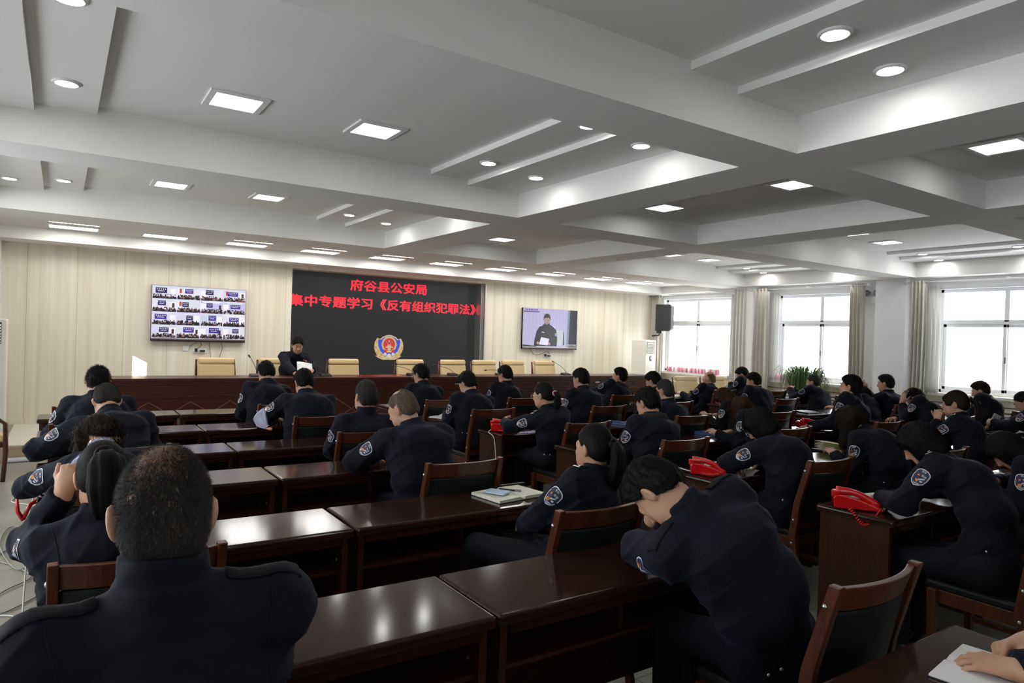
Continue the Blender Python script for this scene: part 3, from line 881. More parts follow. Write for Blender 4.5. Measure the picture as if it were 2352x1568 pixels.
# ---------------------------------------------------------------- tan stage chairs
def make_stage_chair():
    t = thing('padded_armchair', 'chair', 'chair')
    # local: seat faces -y (towards the room)
    def pad(z0, z1, y0, y1, th, w_):
        rows = []; n = 9; vs = []; fs = []
        for i in range(n):
            u = -1 + 2 * i / (n - 1); x = u * w_; o = .03 * (1 - u * u)
            vs += [(x, y0 + o - th, z0), (x, y0 + o, z0), (x, y1 + o, z1), (x, y1 + o - th, z1)]
        for i in range(n - 1):
            for k in range(4):
                fs.append((i * 4 + k, i * 4 + (k + 1) % 4, (i + 1) * 4 + (k + 1) % 4, (i + 1) * 4 + k))
        fs += [(3, 2, 1, 0), tuple((n - 1) * 4 + k for k in range(4))]
        return MB().add(vs, fs)
    pad(.905, 1.0, .285, .300, .085, .262).build('headrest', M['tan_leather'], t, bevel=.03, seg=4)
    pad(.68, .90, .25, .285, .075, .262).build('backrest', M['tan_leather'], t, bevel=.018, seg=3)
    pad(.47, .675, .22, .25, .075, .262).build('lumbar_pad', M['tan_leather'], t, bevel=.018, seg=3)
    b = MB(); b.box(-.25, .25, -.30, .22, .40, .49)
    b.build('seat', M['tan_leather'], t, bevel=.03, seg=3)
    for s in (-1, 1):
        b = MB(); b.tube([(s * .285, -.28, 0), (s * .285, -.30, .30), (s * .285, -.29, .60), (s * .285, -.22, .655), (s * .285, .05, .66), (s * .285, .26, .655)], .022, 8)
        b.build('armrest', M['arm_wood'], t, smooth=True)
        b = MB(); b.tube([(s * .28, .33, 0), (s * .28, .25, .40), (s * .278, .27, .70), (s * .272, .315, .97)], [.022, .024, .022, .016], 8)
        b.build('leg', M['arm_wood'], t, smooth=True)
    b = MB(); b.box(-.25, .25, -.28, .24, .35, .40)
    b.build('seat_frame', M['arm_wood'], t, bevel=.004)
    return t
sc0 = make_stage_chair()
sx_list = [(2.02, 'leftmost tan armchair behind the stage desk, below the big television'), (2.92, 'tan armchair behind the man on stage'), (4.05, 'tan armchair behind the stage desk, left of the badge'),
           (5.29, 'tan armchair below the gold badge'), (6.17, 'tan armchair behind the stage desk, at the LED wall\'s right part'), (6.86, 'tan armchair in front of the LED wall\'s right edge'),
           (7.53, 'tan armchair behind the stage desk, second from its right end'), (8.31, 'rightmost tan armchair behind the stage desk')]
for i, (x, lab) in enumerate(sx_list):
    c = sc0 if i == 0 else copy_tree(sc0)
    c.location = (x, 10.98, .2); c.rotation_euler = (0, 0, 0); c['label'] = lab; c['group'] = 'tan armchairs on the stage'
for x, y, rz, lab in ((10.30, 9.02, -.22, 'tan armchair at the side, nearer the stage speaker'), (11.02, 8.95, -.25, 'tan armchair at the side, nearer the curtains'), (-.78, 8.95, 1.75, 'tan armchair by the left wall, mostly outside the view')):
    c = copy_tree(sc0, (x, y, 0), rz, lab, 'tan armchairs beside the walls')
# ---------------------------------------------------------------- people: bodies, clothes and hair grown as smooth closed surfaces
def V3(*a): return np.array(a if len(a) == 3 else a[0], dtype=np.float64)
def unit(v): 
    n = np.linalg.norm(v); return v / n if n > 1e-9 else v
def smin(a, b, k):
    if k <= 0: return np.minimum(a, b)
    h = np.maximum(k - np.abs(a - b), 0) / k
    return np.minimum(a, b) - h * h * k * .25
def smax(a, b, k): return -smin(-a, -b, k)
def d_rc(Pt, a, b, r1, r2, lat=None, s=1.0):
    """tapered round limb from a to b; lat/s widen the section along one axis"""
    if lat is not None:
        o = (a + b) / 2
        l = (Pt - o) @ lat
        Pt = Pt - np.outer(l * (1 - 1 / s), lat)
        a = a - lat * (((a - o) @ lat) * (1 - 1 / s)); b = b - lat * (((b - o) @ lat) * (1 - 1 / s))
    ba = b - a; pa = Pt - a
    t = np.clip(pa @ ba / max(ba @ ba, 1e-9), 0, 1)
    return np.sqrt(((pa - t[:, None] * ba) ** 2).sum(1)) - (r1 + (r2 - r1) * t)
def d_el(Pt, c, r, R):
    q = (Pt - c) @ R
    k0 = np.sqrt(((q / r) ** 2).sum(1)); k1 = np.sqrt(((q / (r * r)) ** 2).sum(1))
    return k0 * (k0 - 1) / np.maximum(k1, 1e-6)

class Sdf:
    def __init__(self): self.p = []; self.post = []
    def rc(self, a, b, r1, r2, k=.02, lat=None, s=1.0, cut=False):
        a, b = V3(a), V3(b); c = unit(b - a) if cut else None
        def f(Pt):
            d = d_rc(Pt, a, b, r1, r2, lat, s)
            if cut: d = np.maximum(d, (Pt - b) @ c)
            return d
        self.p.append((f, k)); return self
    def el(self, c, r, R, k=.02):
        c, r = V3(c), V3(r); self.p.append((lambda Pt: d_el(Pt, c, r, R), k)); return self
    def sub(self, c, r, R, k=.01):
        c, r = V3(c), V3(r); self.p.append((lambda Pt: d_el(Pt, c, r, R), -k)); return self
    def __call__(self, Pt):
        d = None
        for f, k in self.p:
            e = f(Pt)
            if d is None: d = e
            elif k < 0: d = smax(d, -e, -k)
            else: d = smin(d, e, k)
        for g in self.post: d = g(Pt, d)
        return d

_C8 = np.array([(0, 0, 0), (1, 0, 0), (0, 1, 0), (1, 1, 0), (0, 0, 1), (1, 0, 1), (0, 1, 1), (1, 1, 1)])
_E12 = [(0, 1), (2, 3), (4, 5), (6, 7), (0, 2), (1, 3), (4, 6), (5, 7), (0, 4), (1, 5), (2, 6), (3, 7)]
def polygonize(f, lo, hi, h, B=8):
    lo = V3(lo); n = np.ceil((V3(hi) - lo) / h).astype(int) + 1
    nb = -(-n // B); n = nb * B
    bi = np.stack(np.meshgrid(*[np.arange(k) for k in nb], indexing='ij'), -1).reshape(-1, 3)
    cen = lo + (bi * B + (B - 1) / 2) * h
    dc = f(cen)
    D = np.repeat(np.repeat(np.repeat(dc.reshape(nb), B, 0), B, 1), B, 2).astype(np.float32)
    keep = bi[np.abs(dc) < B * h * .95 + .012]
    loc = np.stack(np.meshgrid(*[np.arange(B)] * 3, indexing='ij'), -1).reshape(-1, 3)
    for s in range(0, len(keep), 600):
        kk = keep[s:s + 600]
        idx = (kk[:, None, :] * B + loc[None]).reshape(-1, 3)
        D[idx[:, 0], idx[:, 1], idx[:, 2]] = f(lo + idx * h)
    S = D < 0
    c = S[:-1, :-1, :-1].astype(np.int8)
    for dx, dy, dz in _C8[1:]:
        c = c + S[dx:S.shape[0] - 1 + dx, dy:S.shape[1] - 1 + dy, dz:S.shape[2] - 1 + dz]
    act = np.argwhere((c > 0) & (c < 8))
    cor = np.stack([D[act[:, 0] + o[0], act[:, 1] + o[1], act[:, 2] + o[2]] for o in _C8], 1)
    acc = np.zeros((len(act), 3)); cnt = np.zeros(len(act))
    for i, j in _E12:
        m = (cor[:, i] < 0) != (cor[:, j] < 0)
        t = np.where(m, cor[:, i] / np.where(m, cor[:, i] - cor[:, j], 1), 0)
        acc += np.where(m[:, None], _C8[i] + t[:, None] * (_C8[j] - _C8[i]), 0); cnt += m
    verts = lo + (act + acc / cnt[:, None]) * h
    ID = np.full(np.array(c.shape), -1, dtype=np.int32); ID[act[:, 0], act[:, 1], act[:, 2]] = np.arange(len(act))
    quads = []
    for ax in range(3):
        sl0 = [slice(1, -1)] * 3; sl1 = [slice(1, -1)] * 3
        sl0[ax] = slice(0, -1); sl1[ax] = slice(1, None)
        a, bb = S[tuple(sl0)], S[tuple(sl1)]
        e = np.argwhere(a != bb)
        if not len(e): continue
        base = e + np.array([0 if q == ax else 1 for q in range(3)])
        u, v = (ax + 1) % 3, (ax + 2) % 3
        du = np.eye(3, dtype=int)[u]; dv = np.eye(3, dtype=int)[v]
        mx_ = np.array(ID.shape) - 1
        qs = [np.minimum(base - o, mx_) for o in (du + dv, dv, 0 * du, du)]
        q = np.stack([ID[p_[:, 0], p_[:, 1], p_[:, 2]] for p_ in qs], 1)
        inside = a[e[:, 0], e[:, 1], e[:, 2]]
        q[~inside] = q[~inside][:, ::-1]
        quads.append(q[(q >= 0).all(1)])
    return verts, (np.concatenate(quads) if quads else np.zeros((0, 4), int))

def mesh_np(name, verts, quads, m, parent, origin, strand=None):
    me = bpy.data.meshes.new(name)
    me.vertices.add(len(verts)); me.vertices.foreach_set('co', (verts - origin).astype(np.float32).ravel())
    nq, k = quads.shape
    me.loops.add(nq * k); me.loops.foreach_set('vertex_index', quads.astype(np.int32).ravel())
    me.polygons.add(nq); me.polygons.foreach_set('loop_start', np.arange(0, nq * k, k, dtype=np.int32))
    me.update(calc_edges=True)
    me.polygons.foreach_set('use_smooth', np.ones(nq, dtype=bool))
    me.materials.append(m)
    if strand is not None:
        at = me.attributes.new('strand', 'FLOAT_VECTOR', 'POINT'); at.data.foreach_set('vector', strand.astype(np.float32).ravel())
    o = bpy.data.objects.new(name, me); COL.objects.link(o); o.parent = parent
    return o

def rot_z(a): return np.array([[math.cos(a), -math.sin(a), 0], [math.sin(a), math.cos(a), 0], [0, 0, 1]])
def rot_x(a): return np.array([[1, 0, 0], [0, math.cos(a), -math.sin(a)], [0, math.sin(a), math.cos(a)]])
def rot_y(a): return np.array([[math.cos(a), 0, math.sin(a)], [0, 1, 0], [-math.sin(a), 0, math.cos(a)]])
def ik(S, T, l1, l2, hint):
    d = T - S; L_ = np.linalg.norm(d)
    if L_ > (l1 + l2) * .995:
        k = L_ / (l1 + l2) * 1.006; l1 *= k; l2 *= k
    u = d / L_
    a = (l1 * l1 - l2 * l2 + L_ * L_) / (2 * L_)
    hgt = math.sqrt(max(l1 * l1 - a * a, 0))
    w = unit(hint - u * (hint @ u))
    return S + u * a + w * hgt
def march(f, p, d, n=14):
    """slide points along d (towards the surface of f)"""
    p = p.copy()
    for _ in range(n):
        p += d * f(p)[:, None] * .9
    return p

def hand(sd, W, fwd, nrm, side, size=1.0, curl=(25, 30, 25), spread=1.0, thumb=(.55, .35), k=.006):
    """palm, four separate fingers and a thumb; side=+1 when the thumb points to +cross(fwd, nrm)"""
    fwd = unit(fwd); nrm = unit(nrm - fwd * (nrm @ fwd)); lat = np.cross(fwd, nrm) * side     # towards the thumb
    z = size
    K = []
    for i, (o, l) in enumerate(((.030, .088), (.010, .092), (-.010, .087), (-.029, .078))):
        K.append(W + fwd * l * z + lat * o * z + nrm * (-.002 if i in (1, 2) else -.005) * z)
    sd.rc(W - fwd * .03, W + fwd * .012, .026 * z, .025 * z, .02, lat, 1.15)
    for i, kp in enumerate(K):
        sd.rc(W + fwd * .018 * z + lat * (.016, .006, -.006, -.016)[i] * z, kp, .0165 * z, .0115 * z, .012)
    sd.rc(W + fwd * .02 * z + lat * .018 * z - nrm * .006 * z, W + fwd * .055 * z + lat * .026 * z - nrm * .010 * z, .018 * z, .013 * z, .012)
    lens = ((.042, .025, .020), (.046, .029, .021), (.042, .027, .020), (.033, .020, .018))
    for i, kp in enumerate(K):
        d = unit(fwd + lat * (.16, .04, -.06, -.17)[i] * spread); n_ = nrm; p = kp; ang = 0
        r = (.0095, .0098, .0094, .0084)[i] * z
        cu = curl[i] if isinstance(curl[0], (tuple, list)) else curl
        for j, l in enumerate(lens[i]):
            ang += math.radians(cu[j])
            dd = unit(d * math.cos(ang) - nrm * math.sin(ang))
            q_ = p + dd * l * z
            sd.rc(p, q_, r, r * .90, k if j == 0 else .004); p = q_; r *= .9
    tb = W + fwd * .026 * z + lat * .026 * z - nrm * .006 * z
    d1 = unit(fwd * .62 + lat * thumb[0] - nrm * thumb[1]); t1_ = tb + d1 * .042 * z
    d2 = unit(fwd * .85 + lat * thumb[0] * .45 - nrm * thumb[1] * 1.3); t2_ = t1_ + d2 * .032 * z
    sd.rc(tb, t1_, .0135 * z, .0112 * z, .012); sd.rc(t1_, t2_, .0108 * z, .0088 * z, .004)
    sd.rc(t2_, t2_ + d2 * .018 * z, .009 * z, .0075 * z, .004)

PEOPLE = {}
def _glyph(txt):
    cu = bpy.data.curves.new('glyph', 'FONT'); cu.body = txt; cu.size = .03; cu.align_x = 'CENTER'; cu.align_y = 'CENTER'; cu.resolution_u = 1
    o = bpy.data.objects.new('glyph', cu); COL.objects.link(o); dg = bpy.context.evaluated_depsgraph_get(); dg.update()
    me = bpy.data.meshes.new_from_object(o.evaluated_get(dg)); bpy.data.objects.remove(o)
    v = np.array([(p.co.x, -p.co.y) for p in me.vertices]); f = [tuple(p.vertices) for p in me.polygons]
    bpy.data.meshes.remove(me); return v, f
GLYPH = _glyph('警察')
def person(key, label, hip, head, pitch=0, yaw=0, roll=0, face=0, sex='m', hair='short', hcol='hair_black', hL=None, hR=None, eL=None, eR=None, dn=None,
           size=1.0, bulk=1.0, patch=('L',), epaulette=False, fur=False, glasses=False, facefeat=False, seams=False, buttons=0, h=.010, hh=None, hand_h=None,
           bulge=.05, knees=None, feet=None, legs=True, curlL=(28, 32, 25), curlR=(28, 32, 25), palmL=None, palmR=None, collar=.062, tail=None, group='uniformed people at the desks', fingL=None, fingR=None, strands=0, seat_z=.475, tieoff=0, shoes=True, sleeve_cut=0.0):
    hip = V3(hip[0], hip[1], seat_z + .105); Hc = V3(head)
    Fz = rot_z(math.radians(face)); FW = Fz @ V3(0, 1, 0); RT = Fz @ V3(1, 0, 0); UP = V3(0, 0, 1)
    Hm = rot_z(math.radians(face + yaw)) @ rot_x(-math.radians(pitch)) @ rot_y(math.radians(roll))
    hs = size * (1.0 if sex == 'm' else .955)
    hp = lambda x, y, z: Hc + Hm @ (V3(x, y, z) * hs)
    root = thing('person', label, 'person', (hip[0], hip[1], 0), 0, group)
    O = V3(hip[0], hip[1], 0)
    # spine
    A = hp(0, -.030, -.075)
    Nn = A + (unit(hip - A) * .75 + Hm @ V3(0, -.05, -.30)) * .085
    sp = unit(Nn - hip); back = unit(-FW - sp * (-FW @ sp))
    LAT = unit(np.cross(FW if abs(sp @ FW) < .9 else UP, sp)); LAT = LAT if LAT @ RT > 0 else -LAT
    mid = hip + (Nn - hip) * .42 + back * bulge; chest = hip + (Nn - hip) * .74 + back * bulge * .85
    sw = (.178 if sex == 'm' else .155) * size * (.5 + .5 * bulk)
    bk = bulk * (1 if sex == 'm' else .92)
    # shoulders, arms
    drop = .060
    SL = Nn - sp * drop - LAT * sw + back * .012; SR = Nn - sp * drop + LAT * sw + back * .012
    desk_y = dn if dn is not None else hip[1] + .30
    def default_wrist(s):
        return V3(hip[0], 0, 0) * V3(1, 0, 0) + RT * s * .10 + V3(0, desk_y + .10, .815)
    WL = V3(hL) if hL is not None else default_wrist(-1)
    WR = V3(hR) if hR is not None else default_wrist(1)
    hintL = V3(eL) if eL is not None else None
    hintR = V3(eR) if eR is not None else None
    l1, l2 = .285 * size * (1 if sex == 'm' else .94), .245 * size * (1 if sex == 'm' else .94)
    def elbow(S_, W_, s, hint):
        if hint is not None: return ik(S_, W_, l1, l2, unit(hint))
        for q in np.linspace(0, 1, 12):       # let the elbow hang, unless it would sink into the desk top
            E_ = ik(S_, W_, l1, l2, unit(RT * s * (.35 + 1.2 * q) - UP * (1.05 - .9 * q) - FW * .15))
            if E_[2] > .835 + (.2 if seat_z > .6 else 0) or E_[1] < desk_y - .09: break
        return E_
    EL, ER = elbow(SL, WL, -1, hintL), elbow(SR, WR, 1, hintR)
    hh = hh or h
    # ---- body: head, neck, trunk, arms and hands in one skin surface
    B_ = Sdf()
    I3 = Hm
    s_ = hs
    B_.el(hp(0, -.012, .008), V3(.0745, .0945, .098) * s_, I3)
    B_.el(hp(0, .022, -.052), V3(.0605, .072, .080) * s_, I3, .03)
    B_.el(hp(0, .052, -.108), V3(.030, .030, .024) * s_, I3, .035)
    for s in (-1, 1):
        B_.el(hp(s * .040, .042, -.082), V3(.022, .030, .030) * s_, I3, .03)
        B_.el(hp(s * .034, .062, -.040), V3(.022, .020, .018) * s_, I3, .02)
        B_.sub(hp(s * .032, .098, -.012), V3(.018, .012, .010) * s_, I3, .012)
        B_.el(hp(s * .032, .076, -.012), V3(.013, .013, .012) * s_, I3, .004)
        er = rot_y(math.radians(s * 8)) @ rot_z(math.radians(s * 22))
        B_.el(hp(s * .0800, -.012, -.022), V3(.0085, .0200, .034) * s_, Hm @ er, .006)
        B_.sub(hp(s * .0880, -.004, -.018), V3(.005, .011, .020) * s_, Hm @ er, .004)
    B_.rc(hp(-.03, .081, .006), hp(.03, .081, .006), .009 * s_, .009 * s_, .018)
    B_.rc(hp(0, .086, -.002), hp(0, .106, -.040), .008 * s_, .0125 * s_, .010)
    B_.rc(hp(-.009, .096, -.044), hp(.009, .096, -.044), .008 * s_, .008 * s_, .006)
    B_.rc(hp(-.017, .084, -.074), hp(.017, .084, -.074), .0065 * s_, .0065 * s_, .006)
    B_.rc(hp(-.014, .081, -.086), hp(.014, .081, -.086), .0075 * s_, .0075 * s_, .006)
    B_.rc(hp(0, -.026, -.055), Nn, .0545 * size * (1 if sex == 'm' else .86), .060 * size * (1 if sex == 'm' else .86), .03)
    B_.rc(Nn - sp * .04, mid, .065, .085, .04, LAT, 1.5); B_.rc(mid, hip, .085, .09, .05, LAT, 1.4)
    for S_, E_, W_ in ((SL, EL, WL), (SR, ER, WR)):
        B_.rc(Nn - sp * .05, S_, .05, .045, .04); B_.rc(S_, E_, .042, .038, .03); B_.rc(E_, W_, .037, .026, .02)
    vis = []
    for S_, E_, W_, side, cu, pn, fg in ((SL, EL, WL, -1, curlL, palmL, fingL), (SR, ER, WR, 1, curlR, palmR, fingR)):
        fd = unit(V3(fg)) if fg is not None else unit(unit(W_ - E_) * .8 + FW * .2 + RT * (-side) * .35)
        pn = V3(pn) if pn is not None else UP + RT * side * .25
        # back of the hand along pn; thumb towards the body's middle
        fdn = fd; nn = unit(pn - fdn * (pn @ fdn)); lt = np.cross(fdn, nn)
        want = -RT * side if pn is None or abs(nn @ UP) > .5 else UP
        hand(B_, W_ + unit(W_ - E_) * .012, fd, nn, 1 if lt @ want > 0 else -1, size * (1 if sex == 'm' else .92), cu)
    pts = np.array([hip, hp(0, 0, .13), hp(.12, 0, 0), hp(-.12, 0, 0), hp(0, .15, -.1), hp(0, -.14, 0), SL, SR, EL, ER, WL, WR])
    # legs
    KN = knees or [hip + FW * .40 + RT * s * .10 - UP * .04 for s in (-1, 1)]
    FT = feet or [V3(k_[0], k_[1], 0) + RT * s * .02 - FW * .02 + UP * .09 for k_, s in zip(KN, (-1, 1))]
    KN = [V3(k_) for k_ in KN]; FT = [V3(k_) for k_ in FT]
    lo, hi = pts.min(0) - .19, pts.max(0) + .19
    lo[2] = max(lo[2], hip[2] - .12)
    vb, qb = polygonize(B_, lo, hi, hh)
    mesh_np('body', vb, qb, M['skin'], root, O)
    # ---- jacket
    J = Sdf(); wv = rng.uniform(0, 6, 6)
    J.rc(hip - UP * .005, mid, .124 * bk, .121 * bk, .05, LAT, 1.46)
    J.rc(mid, chest, .121 * bk, .124 * bk, .05, LAT, 1.46)
    J.rc(chest, Nn - sp * .06, .121 * bk, .092, .05, LAT, 1.46)
    J.rc(Nn - sp * .07 - LAT * sw * .8 + back * .01, Nn - sp * .07 + LAT * sw * .8 + back * .01,   .073 * size, .073 * size, .035)
    J.rc(Nn - sp * .02, Nn - sp * .065 - LAT * sw * .75, .060, .060, .05); J.rc(Nn - sp * .02, Nn - sp * .065 + LAT * sw * .75, .060, .060, .05)
    ar = size * (.5 + .5 * bulk) * (1 if sex == 'm' else .9)
    for S_, E_, W_ in ((SL, EL, WL), (SR, ER, WR)):
        J.rc(S_, E_, .076 * ar, .066 * ar, .030)
        We = W_ - unit(W_ - E_) * sleeve_cut
        J.rc(E_, We, .065 * ar, .050 * ar, .02, cut=True)
    cs_ = 1.0 if sex == 'm' else .90
    nk = unit(A - Nn); ctop = Nn + nk * collar + UP * 0
    J.rc(Nn - nk * .05, Nn + nk * collar * .45, .098 * size * cs_, .083 * size * cs_, .008, cut=True); J.rc(Nn - nk * .03, ctop, .084 * size * cs_, .072 * size * cs_, .004, cut=True)
    for s in (-1, 1):
        J.rc(hip, hip + FW * .10 + RT * s * .075, .105, .098, .05)
    def wrinkle(Pt, d):
        x, y, z = (Pt - O).T
        near_s = np.abs(d) < .05
        w = np.zeros(len(d))
        ph = 24 * z + 15 * x + wv[0] + 1.6 * np.sin(7 * y + wv[1]) + 1.2 * np.sin(9 * x + wv[5])
        a = np.sin(ph) * np.sin(21 * x - 15 * z + wv[2] + 1.8 * np.sin(8 * z + wv[3]))
        rid = (1 - np.abs(np.sin((24 * z - 19 * x + 13 * y + wv[3] + 2.2 * np.sin(9 * x + 5 * y + wv[4]))))) ** 3
        rid2 = (1 - np.abs(np.sin((21 * z + 22 * x - 15 * y + wv[1] + 2.2 * np.sin(8 * z + wv[2]))))) ** 3
        amp = np.zeros(len(d)) + .35
        for c_ in (EL, ER): amp += 1.0 * np.exp(-((Pt - c_) ** 2).sum(1) / .018)
        for c_ in (SL - sp * .10, SR - sp * .10, hip + UP * .05): amp += .8 * np.exp(-((Pt - c_) ** 2).sum(1) / .022)
        w = .0055 * a - .0085 * amp * rid - .0070 * amp * rid2
        return d + np.where(near_s, w, 0)
    J.post.append(wrinkle)
    pts = np.array([hip, Nn, SL, SR, EL, ER, WL, WR, ctop, hip + FW * .2, mid, chest])
    lo, hi = pts.min(0) - .21, pts.max(0) + .21
    vj, qj = polygonize(J, lo, hi, h)
    jk = mesh_np('jacket', vj, qj, M['navy'], root, O)
    # ---- trousers and shoes
    if legs:
        T_ = Sdf()
        T_.rc(hip - RT * .07, hip + RT * .07, .105, .105, .04)
        for k_, f_, s in zip(KN, FT, (-1, 1)):
            T_.rc(hip + RT * s * .085, k_, .092, .066, .04); T_.rc(k_, f_, .064, .052, .03, cut=True)
        pts = np.array([hip, *KN, *FT]); lo, hi = pts.min(0) - .16, pts.max(0) + .16
        vt, qt = polygonize(T_, lo, hi, max(h, .011) * 1.15)
        mesh_np('trousers', vt, qt, M['trousers'], root, O)
        for k_, f_ in zip(KN, FT):
            if not shoes: break
            S2 = Sdf(); g = V3(f_[0], f_[1], 0)
            S2.rc(g + UP * .045 - FW * .05, g + UP * .035 + FW * .10, .042, .036, .02); S2.rc(g + UP * .06, f_ + UP * .02, .042, .044, .03)
            S2.rc(g + UP * .03 + FW * .08, g + UP * .026 + FW * .16, .038, .028, .02)
            S2.post.append(lambda Pt, d: np.maximum(d, .004 - Pt[:, 2]))
            vq, qq = polygonize(S2, g - V3(.25, .25, .02), g + V3(.25, .25, .2), .011)
            mesh_np('shoe', vq, qq, M['shoe'], root, O)
    # ---- hair
    Hs = Sdf(); qh = lambda Pt: ((Pt - Hc) @ Hm) / hs
    hw_ = rng.uniform(0, 6, 6)
    front = lambda q, a=.058, b_=.9: q[:, 1] - (a + b_ * (q[:, 2] - .045))
    if hair in ('short', 'buzz', 'crop', 'bald', 'spiky', 'thin', 'strand'):
        th = {'short': .014, 'buzz': .0055, 'crop': .009, 'bald': .003, 'spiky': .015, 'thin': .004, 'strand': .002}[hair]
        Hs.el(hp(0, -.012, .010), V3(.0745 + th * .55, .0945 + th, .098 + th * 1.15) * s_, Hm)
        if hair in ('short', 'spiky'): Hs.el(hp(0, .035, .062), V3(.055, .050, .040) * s_, Hm, .03)
        Hs.rc(hp(-.03, -.058, -.045), hp(.03, -.058, -.045), (.038 + th * .6) * s_, (.038 + th * .6) * s_, .03)
        def cut(Pt, d):
            q = qh(Pt)
            c1 = front(q, .060 if hair != 'bald' else .02, .95 if hair != 'bald' else .8)
            zb = np.where(q[:, 1] < .0, -.096 + .66 * np.maximum(q[:, 1] + .085, 0), -.032)
            c2 = zb - q[:, 2]
            ear = .026 - np.sqrt((q[:, 1] + .004) ** 2 + ((q[:, 2] + .022) * .75) ** 2) - 9 * np.maximum(.062 - np.abs(q[:, 0]), 0)
            c = smax(smax(c1, c2, .012), ear, .006)
            n_ = .0022 * np.sin(95 * q[:, 0] + hw_[0]) * np.sin(80 * q[:, 1] + hw_[1]) + (.0032 if hair in ('spiky', 'short') else .0006) * np.sin(170 * q[:, 0] + hw_[2] + 2 * np.sin(60 * q[:, 2])) * np.sin(150 * q[:, 1] + hw_[3])
            if hair == 'bald':
                c = np.maximum(c, .060 - np.abs(q[:, 0]) - .6 * np.maximum(-q[:, 1] - .03, 0) - .9 * np.maximum(-q[:, 2] + .03, 0) * 0)
                c = np.where(q[:, 2] > .075, .01, c)
            if hair == 'thin':
                c = np.maximum(c, .050 + .012 * np.sin(60 * q[:, 0] + 1) * np.sin(50 * q[:, 1]) - np.sqrt(q[:, 0] ** 2 + ((q[:, 1] - .03) * .7) ** 2 + (q[:, 2] - .10) ** 2))
            fade = (th * .8 if hair not in ('bald', 'strand') else 0) * np.clip((-.005 - q[:, 2]) / .075, 0, 1)
            return np.maximum(d + (n_ + fade) * s_, c * s_)
        Hs.post.append(cut)
        pole = V3(.0, -.03, .12)
    elif hair == 'ponytail':
        Hs.el(hp(0, -.014, .010), V3(.0825, .104, .108) * s_, Hm)
        Hs.rc(hp(-.026, -.058, -.035), hp(.026, -.058, -.035), .047 * s_, .047 * s_, .03)
        if tail is not None and tail.get('fringe'): 
            Hs.rc(hp(-.03, .070, .045), hp(.03, .070, .045), .026 * s_, .026 * s_, .02); Hs.rc(hp(-.052, .055, .04), hp(-.058, .050, -.025), .020 * s_, .012 * s_, .02); Hs.rc(hp(.052, .055, .04), hp(.058, .050, -.025), .020 * s_, .012 * s_, .02)
        def cut(Pt, d):
            q = qh(Pt)
            c1 = front(q, .062, .9)
            if tail is not None and tail.get('fringe'): c1 = np.minimum(c1, np.maximum(np.where(np.abs(q[:, 0]) < .045, .022, -.045) - q[:, 2], -.5))
            zb = np.where(q[:, 1] < .02, -.078 + .52 * np.maximum(q[:, 1] + .085, 0), -.03)
            ear = .026 - np.sqrt((q[:, 1] + .006) ** 2 + ((q[:, 2] + .026) * .75) ** 2) - 9 * np.maximum(.062 - np.abs(q[:, 0]), 0)
            c = smax(smax(c1, zb - q[:, 2], .01), ear, .006)
            return np.maximum(d, c * s_)
        Hs.post.append(cut)
        pole = V3(*(tail or {}).get('root', (0, -.105, .02)))
    elif hair == 'bob':
        Hs.el(hp(0, -.012, .012), V3(.089, .110, .112) * s_, Hm)
        Hs.rc(hp(0, -.018, -.005), hp(0, -.022, -.075), .094 * s_, .098 * s_, .03, Hm @ V3(1, 0, 0), .98)
        Hs.rc(hp(-.035, .062, .045), hp(.035, .062, .045), .030 * s_, .030 * s_, .02)
        for s in (-1, 1): Hs.rc(hp(s * .070, .040, .03), hp(s * .072, .052, -.085), .026 * s_, .014 * s_, .02)
        def cut(Pt, d):
            q = qh(Pt)
            c1 = np.maximum(q[:, 1] - .042 - .25 * np.abs(q[:, 0]) * 1.2, .016 - q[:, 2])
            c1 = np.where(q[:, 2] > .016, -.02, q[:, 1] - .034 - .55 * np.maximum(np.abs(q[:, 0]) - .045, 0))
            c2 = -.118 + .10 * np.maximum(q[:, 1], 0) - q[:, 2] + .006 * np.sin(60 * q[:, 0] + 3 * np.sin(25 * q[:, 1]))
            return np.maximum(d + .0015 * np.sin(140 * np.arctan2(q[:, 0], q[:, 1] + .02)) * s_ * .5, np.maximum(c1, c2) * s_)
        Hs.post.append(cut)
        pole = V3(0, -.03, .12)
    elif hair == 'long':
        Hs.el(hp(0, -.012, .012), V3(.089, .110, .112) * s_, Hm)
        dn_ = unit(V3(0, 0, -1) + Hm @ V3(0, .10, -.15))
        ln = (tail or {}).get('len', .24)
        for s in (-1, 1):
            a0, b0 = hp(s * .066, .012, .0), hp(s * .070, -.04, -.01)
            Hs.rc(a0, a0 + dn_ * ln * .55 + FW * .01, .036 * s_, .038 * s_, .03); Hs.rc(a0 + dn_ * ln * .55 + FW * .01, a0 + dn_ * ln + FW * .02, .038 * s_, .016 * s_, .03)
            Hs.rc(b0, b0 + dn_ * ln * .7, .045 * s_, .026 * s_, .03)
        Hs.rc(hp(0, -.06, -.0), hp(0, -.075, -.075), .060 * s_, .045 * s_, .04)
        def cut(Pt, d):
            q = qh(Pt)
            c1 = np.where(q[:, 2] > .035, -.02, q[:, 1] - .05 - .3 * np.maximum(np.abs(q[:, 0]) - .05, 0) - 9 * np.maximum(np.abs(q[:, 0]) - .052, 0))
            return np.maximum(d + .002 * np.sin(150 * np.arctan2(q[:, 0], q[:, 1] + .02)) * s_, c1 * s_)
        Hs.post.append(cut)
        pole = V3(0, -.03, .12)
